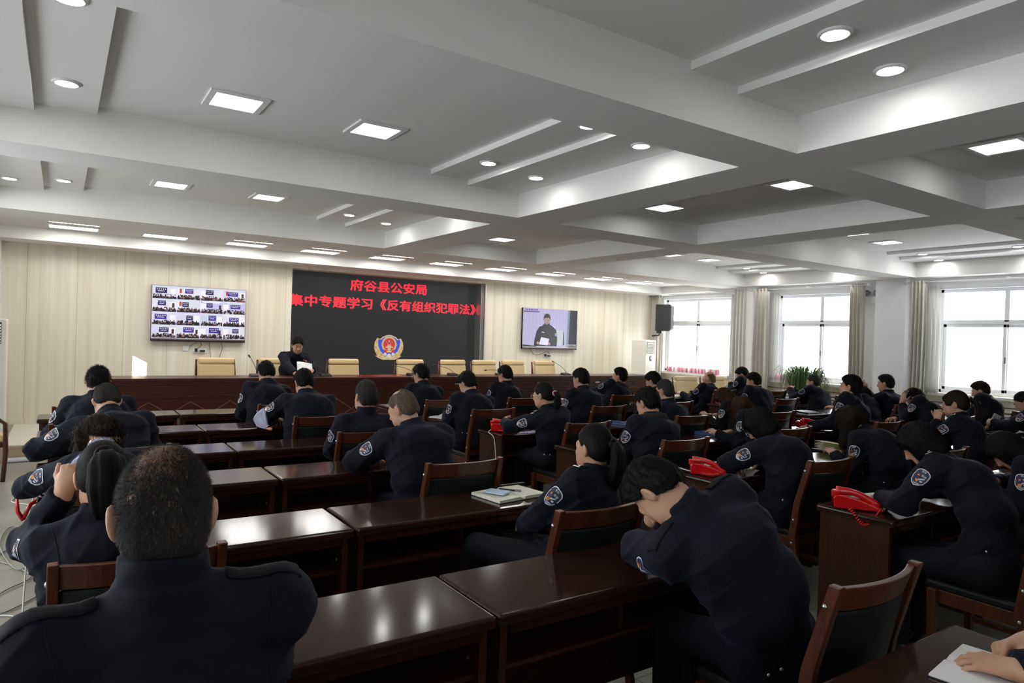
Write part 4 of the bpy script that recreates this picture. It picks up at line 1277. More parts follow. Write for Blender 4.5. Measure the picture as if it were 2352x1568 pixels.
    if hair:
        ext = .16 if hair not in ('long',) else .36
        vh, qh_ = polygonize(Hs, Hc - ext, Hc + ext, min(hh, .007 if h > .008 else hh))
        ql = ((vh - Hc) @ Hm) / hs - pole
        az = np.arctan2(ql[:, 0], -ql[:, 1] if hair != 'ponytail' else ql[:, 2])
        st = np.stack([np.cos(az), np.sin(az), .06 * np.linalg.norm(ql, axis=1) * 4], 1)
        if hair in ('short', 'buzz', 'crop', 'bald', 'spiky', 'thin', 'strand'): st = ql * V3(4.5, 4.5, 1.6)
        ho = mesh_np('hair', vh, qh_, M[hcol], root, O, st)
    if hair and hair not in ('bald',):
        md = {'short': (.026, .007, .25), 'spiky': (.032, .016, .0), 'crop': (.011, .004, .1), 'buzz': (.007, .003, .1), 'thin': (.008, .002, .1), 'strand': (.011, .005, .3), 'ponytail': (.055, .0012, 0), 'bob': (.075, .003, 1.0), 'long': (.085, .004, 1.3)}[hair]
        ns = int((1500 if h > .0105 else 2600 if h > .0085 else 5200) * (1.6 if hair in ('crop', 'buzz', 'thin') else 7 if hair == 'strand' else 1))
        r3 = np.random.default_rng(len(PEOPLE) + 5)
        p = vh[r3.integers(0, len(vh), ns)] + r3.normal(0, .002, (ns, 3)); pw = hp(*pole)
        if hair == 'strand':
            q_ = ((p - Hc) @ Hm) / hs
            dn2 = np.where(q_[:, 2] > .02, np.clip((np.sqrt((q_[:, 0] + .016) ** 2 + (q_[:, 1] + .048) ** 2) - .012) / .055, .16, 1), 1)
            p = p[r3.random(ns) < dn2]; ns = len(p)
        jit = r3.normal(0, .35 if hair != 'ponytail' else .08, (ns, 3)); K_ = 6
        ln = md[0] * r3.uniform(.6, 1.25, ns)[:, None] / (K_ - 1)
        rail = []; e_ = .0015
        for k_ in range(K_):
            f0 = Hs(p); g = np.stack([Hs(p + V3(e_, 0, 0)) - f0, Hs(p + V3(0, e_, 0)) - f0, Hs(p + V3(0, 0, e_)) - f0], 1)
            g /= np.maximum(np.linalg.norm(g, axis=1), 1e-9)[:, None]
            u = k_ / (K_ - 1)
            p = p + g * (np.clip(-f0, -.012, .012) + .0005 + md[1] * u * u)[:, None]
            d_ = (pw - p) if hair == 'ponytail' else (p - pw)
            d_ = d_ / np.maximum(np.linalg.norm(d_, axis=1), 1e-6)[:, None] + jit - UP * md[2]
            d_ = d_ - g * (d_ * g).sum(1)[:, None]; d_ /= np.maximum(np.linalg.norm(d_, axis=1), 1e-9)[:, None]
            wd = (.0006 if hair == 'strand' else .0010 if h < .0085 else .0016) * (1 - .85 * u)
            sd2 = np.cross(d_, g)
            rail.append((p - sd2 * wd, p + sd2 * wd)); p = p + d_ * ln
        vs = np.stack([q_ for pr in rail for q_ in pr], 1).reshape(-1, 3)
        b0 = np.arange(ns)[:, None] * (2 * K_)
        qd = np.concatenate([b0 + np.array([2 * k_, 2 * k_ + 1, 2 * k_ + 3, 2 * k_ + 2]) for k_ in range(K_ - 1)], 0)
        so = mesh_np('hair_strands', vs, qd, M[hcol if hair != 'strand' else 'hair_grey'], ho, O, np.repeat(r3.uniform(0, 1, (ns, 3)), 2 * K_, 0)); so['kind'] = 'stuff'
    if hair == 'ponytail':
        tl = tail or {}
        p0 = hp(*pole); bk_ = unit(Hm @ V3(0, -1, .15)); ln = tl.get('len', .24)
        sway = V3(*tl.get('sway', (0, 0, 0)))
        path = [p0 - bk_ * .01, p0 + bk_ * .030, p0 + bk_ * .055 - UP * .03 + sway * .2, p0 + bk_ * .058 - UP * ln * .45 + sway * .5, p0 + bk_ * .040 - UP * ln * .75 + sway * .8, p0 + bk_ * .025 - UP * ln + sway]
        rr = [.018, .020, .030, .034, .028, .008]
        rr = [r_ * (tl.get('fat', 1.0) if i > 1 else 1) for i, r_ in enumerate(rr)]
        # catmull resample
        pp = []; rs = []
        for i in range(len(path) - 1):
            a0, a1, a2, a3 = path[max(i - 1, 0)], path[i], path[i + 1], path[min(i + 2, len(path) - 1)]
            for t in np.linspace(0, 1, 7)[:-1]:
                pp.append(.5 * ((2 * a1) + (a2 - a0) * t + (2 * a0 - 5 * a1 + 4 * a2 - a3) * t * t + (3 * a1 - a0 - 3 * a2 + a3) * t ** 3)); rs.append(rr[i] + (rr[i + 1] - rr[i]) * t)
        pp.append(path[-1]); rs.append(rr[-1])
        seg = 40; vs = []; st = []
        for i, (c_, r_) in enumerate(zip(pp, rs)):
            t_ = unit(pp[min(i + 1, len(pp) - 1)] - pp[max(i - 1, 0)])
            u_ = unit(LAT - t_ * (LAT @ t_)); w_ = np.cross(t_, u_)
            for k_ in range(seg):
                a_ = 2 * math.pi * k_ / seg
                q_ = r_ * (1 + .07 * math.sin(7 * a_ + .12 * i) + .05 * math.sin(13 * a_ + 1) ) 
                vs.append(c_ + u_ * math.cos(a_) * q_ * 1.1 + w_ * math.sin(a_) * q_ * .8); st.append((math.cos(a_) * .8, math.sin(a_) * .8, i * .012))
        n_ = len(pp)
        qd = np.array([(i * seg + k_, i * seg + (k_ + 1) % seg, (i + 1) * seg + (k_ + 1) % seg, (i + 1) * seg + k_) for i in range(n_ - 1) for k_ in range(seg)])
        po = mesh_np('ponytail', np.array(vs), qd, M[hcol], ho, O, np.array(st))
        b = MB(); ring = []
        for k_ in range(17):
            a_ = 2 * math.pi * k_ / 16
            ring.append(p0 + bk_ * .028 - O + LAT * math.cos(a_) * .024 + np.cross(bk_, LAT) * math.sin(a_) * .024)
        b.tube(ring, .008, 6, cap=False); b.build('hair_tie', M[tl.get('tie', 'hair_brown')], ho, smooth=True)
    if strands:
        # short upright hairs over the scalp
        rs_ = np.random.default_rng(3); ang = rs_.uniform(0, 2 * math.pi, strands * 3); zz = rs_.uniform(-.98, 1, strands * 3)
        rr_ = np.sqrt(1 - zz * zz); dirs = np.stack([rr_ * np.cos(ang), rr_ * np.sin(ang), zz], 1)
        q0 = dirs * V3(.076, .097, .100) + V3(0, -.012, .010)
        c1 = front(q0, .055, .95); zb = np.where(q0[:, 1] < .0, -.080 + .62 * np.maximum(q0[:, 1] + .085, 0), -.03)
        dens = np.clip((np.sqrt(((q0[:, 0] + .012) * 1.0) ** 2 + (q0[:, 1] + .045) ** 2) - .016) / .050, .24, 1) ** 1.2
        dens = np.where(q0[:, 2] > .030, dens, np.where(q0[:, 2] < -.05, .55, 1))
        ear = np.sqrt((q0[:, 1] + .004) ** 2 + ((q0[:, 2] + .022) * .75) ** 2) > .026
        ok = (c1 < 0) & (q0[:, 2] > zb) & (rs_.random(len(q0)) < dens) & (ear | (np.abs(q0[:, 0]) < .06))
        q0 = q0[ok][:strands]; dirs = dirs[ok][:strands]
        nr = dirs + rs_.normal(0, .30, dirs.shape) + V3(0, -.15, -.35); nr /= np.linalg.norm(nr, axis=1)[:, None]
        ln = rs_.uniform(.006, .011, len(q0))[:, None] * np.where(q0[:, 2] < -.02, .6, 1)[:, None]
        sd_ = np.cross(nr, rs_.normal(0, 1, nr.shape)); sd_ /= np.linalg.norm(sd_, axis=1)[:, None]
        w_ = .00042
        a_ = q0 - nr * .004 - sd_ * w_; b_ = q0 - nr * .004 + sd_ * w_; c_ = q0 + nr * ln + sd_ * w_ * .3; d_ = q0 + nr * ln - sd_ * w_ * .3
        vs = np.stack([a_, b_, c_, d_], 1).reshape(-1, 3)
        vs_st = np.repeat(rs_.uniform(0, 1, (len(q0), 3)), 4, 0)
        vs = Hc + (vs * hs) @ Hm.T
        qd = np.arange(len(vs)).reshape(-1, 4)
        so = mesh_np('hair_strands', vs, qd, M['hair_grey'], ho, O, vs_st); so['kind'] = 'stuff'
    # ---- fur collar
    if fur:
        Fc = Sdf(); c0 = Nn + nk * .012
        ax = unit(nk + UP * .4); e1 = unit(np.cross(ax, FW)); e2 = np.cross(ax, e1)
        prev = None
        for k_ in range(13):
            a_ = 2 * math.pi * k_ / 12
            p_ = c0 + e1 * math.cos(a_) * .083 + e2 * math.sin(a_) * .080
            if prev is not None: Fc.rc(prev, p_, .036, .036, .02)
            prev = p_
        Fc.post.append(lambda Pt, d: d + .003 * np.sin(160 * Pt[:, 0]) * np.sin(150 * Pt[:, 1]) * np.sin(140 * Pt[:, 2]))
        vf, qf = polygonize(Fc, c0 - .18, c0 + .18, .008)
        mesh_np('fur_collar', vf, qf, M['fur'], root, O)
    # ---- face details
    if facefeat:
        for s in (-1, 1):
            b = MB(); b.tube([hp(s * .014, .093, .016) - O, hp(s * .032, .0935, .021) - O, hp(s * .050, .079, .015) - O], [.0028, .0036, .002], 6)
            b.build('eyebrow', M['hair_black'], root, smooth=True)
            b = MB(); b.tube([hp(s * .020, .0875, -.013) - O, hp(s * .032, .0905, -.0115) - O, hp(s * .044, .0845, -.013) - O], [.0018, .0034, .0015], 6)
            b.build('eye', M['eye'], root, smooth=True)
        b = MB(); b.tube([hp(-.019, .0885, -.080) - O, hp(0, .0925, -.079) - O, hp(.019, .0885, -.080) - O], [.0018, .0042, .0018], 6)
        b.build('mouth', M['lip'], root, smooth=True)
    if glasses:
        b = MB()
        for s in (-1, 1):
            b.tube([hp(s * .033 + .023 * math.cos(a_), .104, -.012 + .019 * math.sin(a_)) - O for a_ in np.linspace(0, 2 * math.pi, 17)], .0016, 5, cap=False)
            b.tube([hp(s * .056, .103, -.008) - O, hp(s * .076, .06, -.008) - O, hp(s * .079, -.01, -.008) - O], .0016, 5)
        b.tube([hp(-.010, .106, -.010) - O, hp(.010, .106, -.010) - O], .0015, 5)
        b.build('glasses', M['silver'], root, smooth=True)
    # ---- shoulder patch, epaulettes, seams, buttons
    for sd_ in patch:
        S_, E_ = (SL, EL) if sd_ == 'L' else (SR, ER)
        ax = unit(E_ - S_); out = (-LAT if sd_ == 'L' else LAT) + back * .30
        out = unit(out - ax * (out @ ax)); tg = np.cross(ax, out); tg = tg if tg @ LAT * (1 if sd_ == 'L' else 1) > 0 else -tg
        c0 = S_ + ax * .115 * size; flip = 1 if np.cross(tg, ax) @ out < 0 else -1
        half = [(0, -.048), (.016, -.047), (.030, -.040), (.037, -.030), (.038, .0), (.032, .026), (.018, .044), (0, .053)]
        shp = half + [(-x, y) for x, y in half[-2:0:-1]]
        b = MB(); NM_ = ['patch_white', 'patch_navy', 'patch_orange', 'patch_silver']
        def proj_poly(pts2, off, mi, fan=True):
            c2 = np.array(pts2).mean(0)
            P0 = np.array([c0 + tg * x + ax * y + out * .12 for x, y in list(pts2) + [tuple(c2)] + [tuple((np.array(p) + c2) / 2) for p in pts2]])
            Q = march(J, P0, -out) + out * off - O
            n_ = len(pts2); b.cur = mi
            fs = [(i, (i + 1) % n_, n_ + 1 + (i + 1) % n_, n_ + 1 + i) for i in range(n_)] + [(n_ + 1 + i, n_ + 1 + (i + 1) % n_, n_) for i in range(n_)]
            b.add(Q, fs)
        sc = lambda p, k_: [(x * k_, y * k_) for x, y in p]
        proj_poly(shp, .0030, 0); proj_poly(sc(shp, .90), .0042, 1)
        if h < .012:
            proj_poly(circ(.0105, 10, (-.008, .024)), .0056, 2)                                             # roundel
            proj_poly([(-.022, .034), (.0, .044), (.020, .034), (.014, .032), (.0, .038), (-.016, .031)], .0056, 3)   # lower wreath
            proj_poly([(.026, .000), (.020, -.006), (-.004, .012), (.002, .018)], .0058, 3); proj_poly([(.010, .016), (.024, .012), (.022, .020), (.012, .024)], .0058, 0)
            st_ = [(-.013 + (.0085 if i % 2 == 0 else .0036) * math.sin(math.pi * i / 5), -.008 - (.0085 if i % 2 == 0 else .0036) * math.cos(math.pi * i / 5)) for i in range(10)]
            proj_poly(st_, .0058, 2)
            gv, gf = GLYPH
            for (cx_, cy_, sz_) in ((.013, -.012, .026), (.0, -.033, .026)):
                pts2 = gv * (sz_ / .06 if cy_ > -.02 else .40) + np.array([cx_, cy_])
                P0 = np.array([c0 + tg * x * flip + ax * y + out * .12 for x, y in pts2])
                b.cur = 0; b.add(march(J, P0, -out) + out * .0058 - O, [f_ for f_ in gf])
        b.build('sleeve_patch', [M[k_] for k_ in NM_], root)
    if epaulette:
        for s in (-1, 1):
            b = MB(); S_ = SL if s < 0 else SR
            dirn = unit(S_ - Nn); cs = unit(np.cross(sp, dirn)); c1_, c2_ = Nn + dirn * .112, S_ + dirn * .055
            rows = []
            for t in np.linspace(0, 1, 7):
                P0 = np.array([c1_ + (c2_ - c1_) * t + cs * w__ * (.017 + .007 * t) + sp * .16 for w__ in (-1, -.5, 0, .5, 1)])
                rows.append(march(J, P0, -sp) + sp * .0045 - O)
            b.grid(rows)
            eo = b.build('epaulette', M['epaulette' if epaulette != 'plain' else 'trousers'], root, smooth=True)
            sm = eo.modifiers.new('thick', 'SOLIDIFY'); sm.thickness = .003
            for t in (.86, .60, .48, .36) if epaulette != 'plain' else ():
                b = MB()
                P0 = c1_ + (c2_ - c1_) * t + sp * .16
                q_ = march(J, P0[None], -sp)[0] + sp * .0065 - O
                w2, l2_ = (.018, .005) if t > .8 else (.006, .006)
                b.hexa([q_ - dirn * l2_ - cs * w2, q_ + dirn * l2_ - cs * w2, q_ + dirn * l2_ + cs * w2, q_ - dirn * l2_ + cs * w2], [q_ - dirn * l2_ - cs * w2 + sp * .002, q_ + dirn * l2_ - cs * w2 + sp * .002, q_ + dirn * l2_ + cs * w2 + sp * .002, q_ - dirn * l2_ + cs * w2 + sp * .002])
                b.build('insignia', M['silver'], eo)
    if seams:
        # yoke seam across the back and the armhole seams
        ts = np.linspace(-1, 1, 33)
        P0 = np.array([Nn - sp * (.155 + .02 * abs(t)) + LAT * t * (sw + .02) + back * .25 for t in ts])
        Q = march(J, P0, -back, 20) + back * .0006 - O
        b = MB(); b.tube(Q, .0017, 5)
        for s in (-1, 1):
            S_ = SL if s < 0 else SR
            P0 = np.array([S_ - LAT * s * .010 + sp * (.075 - .22 * t) + back * .25 - LAT * s * .02 * math.sin(t * 3) for t in np.linspace(0, 1, 22)])
            Q = march(J, P0, -back, 20) + back * .0006 - O
            b.tube(Q, .0017, 5)
        b.build('seam', M['trousers'], root, smooth=True)
    if buttons:
        b0 = [(-.115, .05), (-.065, .045)][:buttons]
        for x_, z_ in b0:
            P0 = (hip + LAT * x_ + UP * z_ + back * .3 - LAT * .12)[None]
            dd = unit(-back + LAT * .35)
            q_ = march(J, P0, dd, 24)[0] - O
            b = MB(); b.tube([q_ - dd * -.002, q_ - dd * .004], [.0075, .0055], 10)
            b.build('button', M['silver'], root, smooth=True)
    PEOPLE[key] = dict(back=back, root=root, J=J, hip=hip, SL=SL, SR=SR, EL=EL, ER=ER, WL=WL, WR=WR, N=Nn, Hc=Hc, Hm=Hm, FW=FW, RT=RT)
    return root
# ---------------------------------------------------------------- who sits where
G = 'uniformed people at the desks'
def seat(x, y, rz, lab): place_chair(x, y, rz, lab)
# left block
person('A1', 'man in front with a balding crown and protruding ears, seen from behind', (.20, 1.47), (.170, 1.42, 1.322), pitch=8, yaw=-3, hair='strand', hcol='scalp', h=.007, hh=.0055, dn=1.82, bulk=1.10, size=1.02, seams=True, patch=('L',), strands=5000, collar=.085, bulge=.03, epaulette='plain', legs=True, sleeve_cut=.02)
person('A2', 'woman with a brown-tied ponytail, fist held against her left ear', (.17, 2.68), (.135, 2.76, 1.14), pitch=14, yaw=4, sex='f', hair='ponytail', h=.008, hh=.0055, dn=2.96, hL=(.022, 2.84, 1.06), eL=(-.5, .6, -1), curlL=(78, 80, 45), palmL=(-.35, -.9, .1), fingL=(.25, .15, .95), tail=dict(root=(-.008, -.100, .052), len=.25, fat=1.55, sway=(.015, -.01, 0)), seams=True, bulk=1.08)
person('A3', 'woman bent low over her desk, loose dark hair and bare neck, beside the red telephone', (.22, 3.86), (.18, 4.12, 1.075), pitch=62, yaw=6, sex='f', hair='long', hcol='hair_brown', h=.009, dn=4.16, hL=(-.04, 4.38, .815), hR=(.45, 4.36, .815), tail=dict(len=.20), bulge=.10)
person('A4', 'man with short greying hair, hunched forward at the third row from the stage', (.33, 4.95), (.27, 5.28, 1.15), pitch=48, yaw=8, hair='crop', hcol='hair_grey', dn=5.24, hL=(.05, 5.45, .815), bulge=.10, bulk=1.08)
person('A5', 'man with short black hair, leaning over the second row\'s wall-side desk', (.27, 6.10), (.265, 6.35, 1.20), pitch=32, yaw=4, hair='spiky', dn=6.40, hL=(-.02, 6.55, .815), bulge=.08, bulk=1.08)
person('A6', 'man with thick black hair writing at the first row, left of the stage speaker', (1.80, 7.34), (1.86, 7.55, 1.20), pitch=30, yaw=6, dn=7.64, bulge=.06, bulk=1.05)
person('A7', 'broad-backed man with flat-topped black hair, left elbow pushed out', (1.88, 6.08), (1.90, 6.32, 1.185), pitch=30, yaw=6, dn=6.40, bulge=.07, bulk=1.16, hL=(1.70, 6.56, .815), eL=(-1, -.25, -.35))
person('A8', 'man with grey-streaked round hair and upturned collar, sitting upright', (1.96, 4.98), (1.98, 4.98, 1.18), pitch=2, yaw=4, hair='crop', hcol='hair_grey', dn=5.24, bulge=.03, bulk=1.05, collar=.075, patch=('L',))
person('A9', 'man with cropped balding head turned left, writing at the fourth row from the stage', (1.93, 3.80), (1.86, 4.05, 1.185), pitch=26, yaw=32, hair='thin', hcol='stubble', epaulette='plain', h=.009, hh=.007, dn=4.16, bulge=.06, bulk=1.14, patch=('L',), facefeat=True, seams=True, hL=(1.75, 4.32, .815))
person('A10', 'woman with a long glossy black ponytail leaning back in her chair', (2.08, 2.55), (2.255, 2.61, 1.13), pitch=2, yaw=-6, face=14, sex='f', hair='ponytail', h=.008, hh=.006, dn=2.96, bulge=.02, hL=(2.02, 2.86, .70), hR=(2.22, 2.85, .69), eL=(-1, -.5, -.4), tail=dict(root=(.0, -.108, .012), len=.25, fat=1.25, tie='hair_black'), epaulette=True, seams=True, knees=[(1.78, 2.92, .60), (2.02, 3.02, .56)], feet=[(1.95, 3.10, .16), (1.98, 2.98, .09)])
person('A11', 'young man slumped over folded arms at the sixth row, head bowed left', (2.13, 1.46), (1.80, 1.74, 1.125), pitch=70, yaw=6, roll=-8, hair='short', h=.008, hh=.0055, dn=1.82, bulge=.10, hL=(2.02, 2.06, .82), eL=(-1, .55, -.10), hR=(1.90, 1.83, 1.00), eR=(.9, .5, -.9), palmR=(.9, .3, .1), fingR=(-.25, -.35, .9), seams=True, buttons=2, patch=('L',), epaulette='plain')
# middle block
person('B1', 'man with spiky black hair and glasses, first row from the stage, middle block\'s aisle end', (3.64, 7.32), (3.68, 7.50, 1.18), pitch=18, yaw=20, hair='spiky', h=.012, dn=7.61, glasses=True)
person('B2', 'man with black hair reading a white booklet, middle block\'s second row', (3.60, 6.10), (3.64, 6.30, 1.16), pitch=28, yaw=18, h=.011, dn=6.37, bulk=1.1, buttons=2)
person('B3', 'man with black hair, first row from the stage, in front of the lectern-side microphones', (4.76, 7.32), (4.88, 7.46, 1.17), pitch=18, yaw=16, h=.012, dn=7.61)
person('B4', 'woman with glasses and a pink-tied ponytail at the desk with the third row\'s telephone', (3.78, 4.92), (3.71, 5.02, 1.15), pitch=12, yaw=24, sex='f', hair='ponytail', h=.010, hh=.008, dn=5.21, glasses=True, facefeat=True, hL=(3.52, 5.36, .86), palmL=(-.9, .3, .3), tail=dict(root=(.0, -.104, -.02), len=.22, fat=.95, tie='pink_paper'), buttons=2, epaulette=True)
person('B5', 'man with smooth black hair, upright, middle seat of the second row', (5.10, 6.06), (5.16, 6.24, 1.20), pitch=12, yaw=14, h=.011, dn=6.37, bulk=1.08)
person('B6', 'man in a black fur collar with shoulder boards, looking up at the stage', (6.48, 7.20), (6.72, 7.25, 1.16), pitch=-4, yaw=26, h=.012, dn=7.61, fur=True, epaulette=True, bulk=1.1)
person('B7', 'man whose black-haired head shows behind a close-cropped neighbour', (6.36, 6.06), (6.42, 6.30, 1.155), pitch=24, yaw=18, h=.012, dn=6.37)
person('B8', 'man with close-cropped hair and thin glasses', (5.30, 4.92), (5.35, 5.08, 1.155), pitch=8, yaw=14, hair='buzz', hcol='hair_grey', h=.011, dn=5.21, glasses=True)
person('B9', 'large man in a black fur collar, middle block\'s fourth row', (3.94, 3.84), (4.02, 4.0, 1.17), pitch=20, yaw=4, h=.009, hh=.007, dn=4.13, fur=True, bulk=1.14)
person('B10', 'woman with brown chin-length hair hiding her bowed face', (6.40, 4.92), (6.52, 5.24, 1.03), pitch=52, yaw=22, sex='f', hair='bob', hcol='hair_auburn', h=.011, dn=5.21, bulge=.09)
person('B11', 'woman with auburn hair falling over her face, beside a blue book', (5.28, 3.86), (5.48, 4.2, 1.045), pitch=52, yaw=20, sex='f', hair='long', hcol='hair_auburn', h=.010, dn=4.13, bulge=.09, tail=dict(len=.17))
person('B12', 'woman with tousled black short hair and glasses bent over her notes by a telephone', (4.06, 2.72), (4.07, 2.97, 1.11), pitch=46, yaw=18, sex='f', hair='bob', h=.009, hh=.007, dn=2.93, bulge=.09, glasses=True, bulk=1.12, buttons=1, hL=(4.02, 3.16, .815))
person('B17', 'man with combed black hair sitting tall, head up, profile turned left', (6.76, 3.80), (7.02, 4.0, 1.26), pitch=-2, yaw=14, h=.010, hh=.008, dn=4.13, facefeat=True, epaulette=True, bulge=.02)
person('B20', 'woman with long brown hair hanging in front of her shoulder, above a yellow notebook', (5.22, 2.66), (5.26, 3.0, 1.08), pitch=50, yaw=20, sex='f', hair='long', hcol='hair_brown', h=.010, hh=.008, dn=2.93, bulge=.10, buttons=1, tail=dict(len=.30))
person('B22', 'woman with fringe and ponytail resting her mouth on clasped hands', (6.60, 2.66), (6.73, 2.86, 1.20), pitch=6, yaw=14, sex='f', hair='ponytail', hcol='hair_brown', h=.010, hh=.007, dn=2.93, facefeat=True, epaulette=True, hL=(6.66, 2.97, 1.02), hR=(6.73, 2.98, 1.01), eL=(-.6, .5, -1), eR=(.6, .5, -1), curlL=(75, 80, 40), curlR=(75, 80, 40), palmL=(-.95, .1, .1), palmR=(.95, .1, .1), fingL=(.05, -.05, 1), fingR=(-.05, -.05, 1), tail=dict(root=(.0, -.104, .015), len=.24, fringe=True, sway=(.07, -.03, 0)))
person('B25', 'woman with a smooth black bob bent toward her notes, nearest the telephone\'s coiled cord', (3.92, 1.47), (4.05, 1.90, 1.14), pitch=42, yaw=22, sex='f', hair='bob', h=.009, hh=.007, dn=1.82, bulge=.09, hL=(3.90, 2.02, .815), hR=(4.35, 2.02, .815), buttons=1, epaulette=True)
person('B26', 'woman with dark hair lying low over the window-end desk of the sixth row', (5.02, 1.48), (5.14, 1.88, 1.03), pitch=58, yaw=16, sex='f', hair='bob', h=.011, dn=1.82, bulge=.11)
# window-side block
person('C13', 'bald man with glasses in front of a tan armchair', (8.66, 7.32), (8.82, 7.40, 1.10), pitch=0, yaw=24, hair='bald', hcol='stubble', h=.012, dn=7.64, glasses=True, facefeat=True, bulk=1.05)
person('C14', 'dark-haired man near the curtains with his head propped forward', (9.58, 7.32), (9.78, 7.50, 1.155), pitch=36, yaw=26, h=.012, dn=7.64, hL=(9.62, 7.60, .99), eL=(-.5, .5, -1))
person('C15', 'thickset man with black hair seated before the first pair of curtains', (8.34, 6.08), (8.48, 6.30, 1.14), pitch=12, yaw=16, h=.012, dn=6.40, bulk=1.22)
person('C16', 'man with grey hair and linked hands in front of the green plant', (9.76, 6.08), (9.95, 6.28, 1.11), pitch=8, yaw=12, hair='crop', hcol='hair_grey', h=.012, dn=6.40, bulk=1.16, hL=(9.78, 6.56, .96), hR=(9.86, 6.57, .96), eL=(-.8, .3, -1), eR=(.8, .3, -1), curlL=(60, 60, 40), curlR=(60, 60, 40), palmL=(-.9, 0, .3), palmR=(.9, 0, .3))
person('C18', 'dark-haired person almost hidden behind the tall man with combed hair', (9.10, 4.94), (9.41, 5.2, 1.02), pitch=30, yaw=20, sex='f', hair='bob', h=.013, dn=5.24)
person('C19', 'man raising both hands together in front of his chest, before the white pillar', (9.62, 4.92), (9.66, 5.0, 1.19), pitch=6, yaw=12, h=.011, dn=5.24, facefeat=True, bulk=1.1, hL=(9.58, 5.30, 1.06), hR=(9.74, 5.32, 1.06), eL=(-.4, .4, -1), eR=(.4, .4, -1), palmL=(-.8, .2, .4), palmR=(.8, .2, .4), fingL=(.1, .3, 1), fingR=(-.2, .2, 1), curlL=(25, 30, 20), curlR=(25, 30, 20))
person('C21', 'man hiding his bowed face behind his left hand', (8.38, 3.86), (8.72, 4.16, 1.075), pitch=48, yaw=10, hair='short', h=.011, dn=4.16, bulge=.09, hL=(8.56, 4.22, 1.00), eL=(-.3, .5, -1), palmL=(-.8, .3, .2), fingL=(.25, .0, 1), curlL=(10, 15, 10))
person('C23', 'man in glasses by the third window, leaning forward, head tilted down', (9.98, 3.86), (10.23, 4.05, 1.155), pitch=22, yaw=16, hair='short', hcol='hair_brown', h=.012, dn=4.16, glasses=True, facefeat=True, bulk=1.12)
person('C24', 'man at the far right reading a held sheet of paper', (8.72, 2.72), (8.88, 3.08, 1.13), pitch=34, yaw=24, hair='buzz', hcol='hair_black', h=.011, dn=2.96, facefeat=True, hL=(8.86, 3.36, .86), hR=(9.05, 3.36, .84), palmL=(-.8, .3, .3))
# nearest desk: only hands and sleeves reach into view
person('D27', 'person writing at the nearest desk, only hands and dark cuffs in view', (2.62, .20), (2.68, .38, 1.22), pitch=30, yaw=20, hair='short', h=.008, hh=.0042, dn=.6, hL=(2.165, .735, .812), hR=(2.350, .775, .832), eL=(.3, -.6, -.6), eR=(.8, -.3, -.6), fingL=(-.02, 1, -.06), fingR=(-.85, .5, -.12), curlL=(22, 28, 18), curlR=((48, 62, 30), (55, 65, 30), (62, 70, 30), (65, 70, 30)), palmR=(.45, .2, .85), legs=False, patch=(), sleeve_cut=.0)
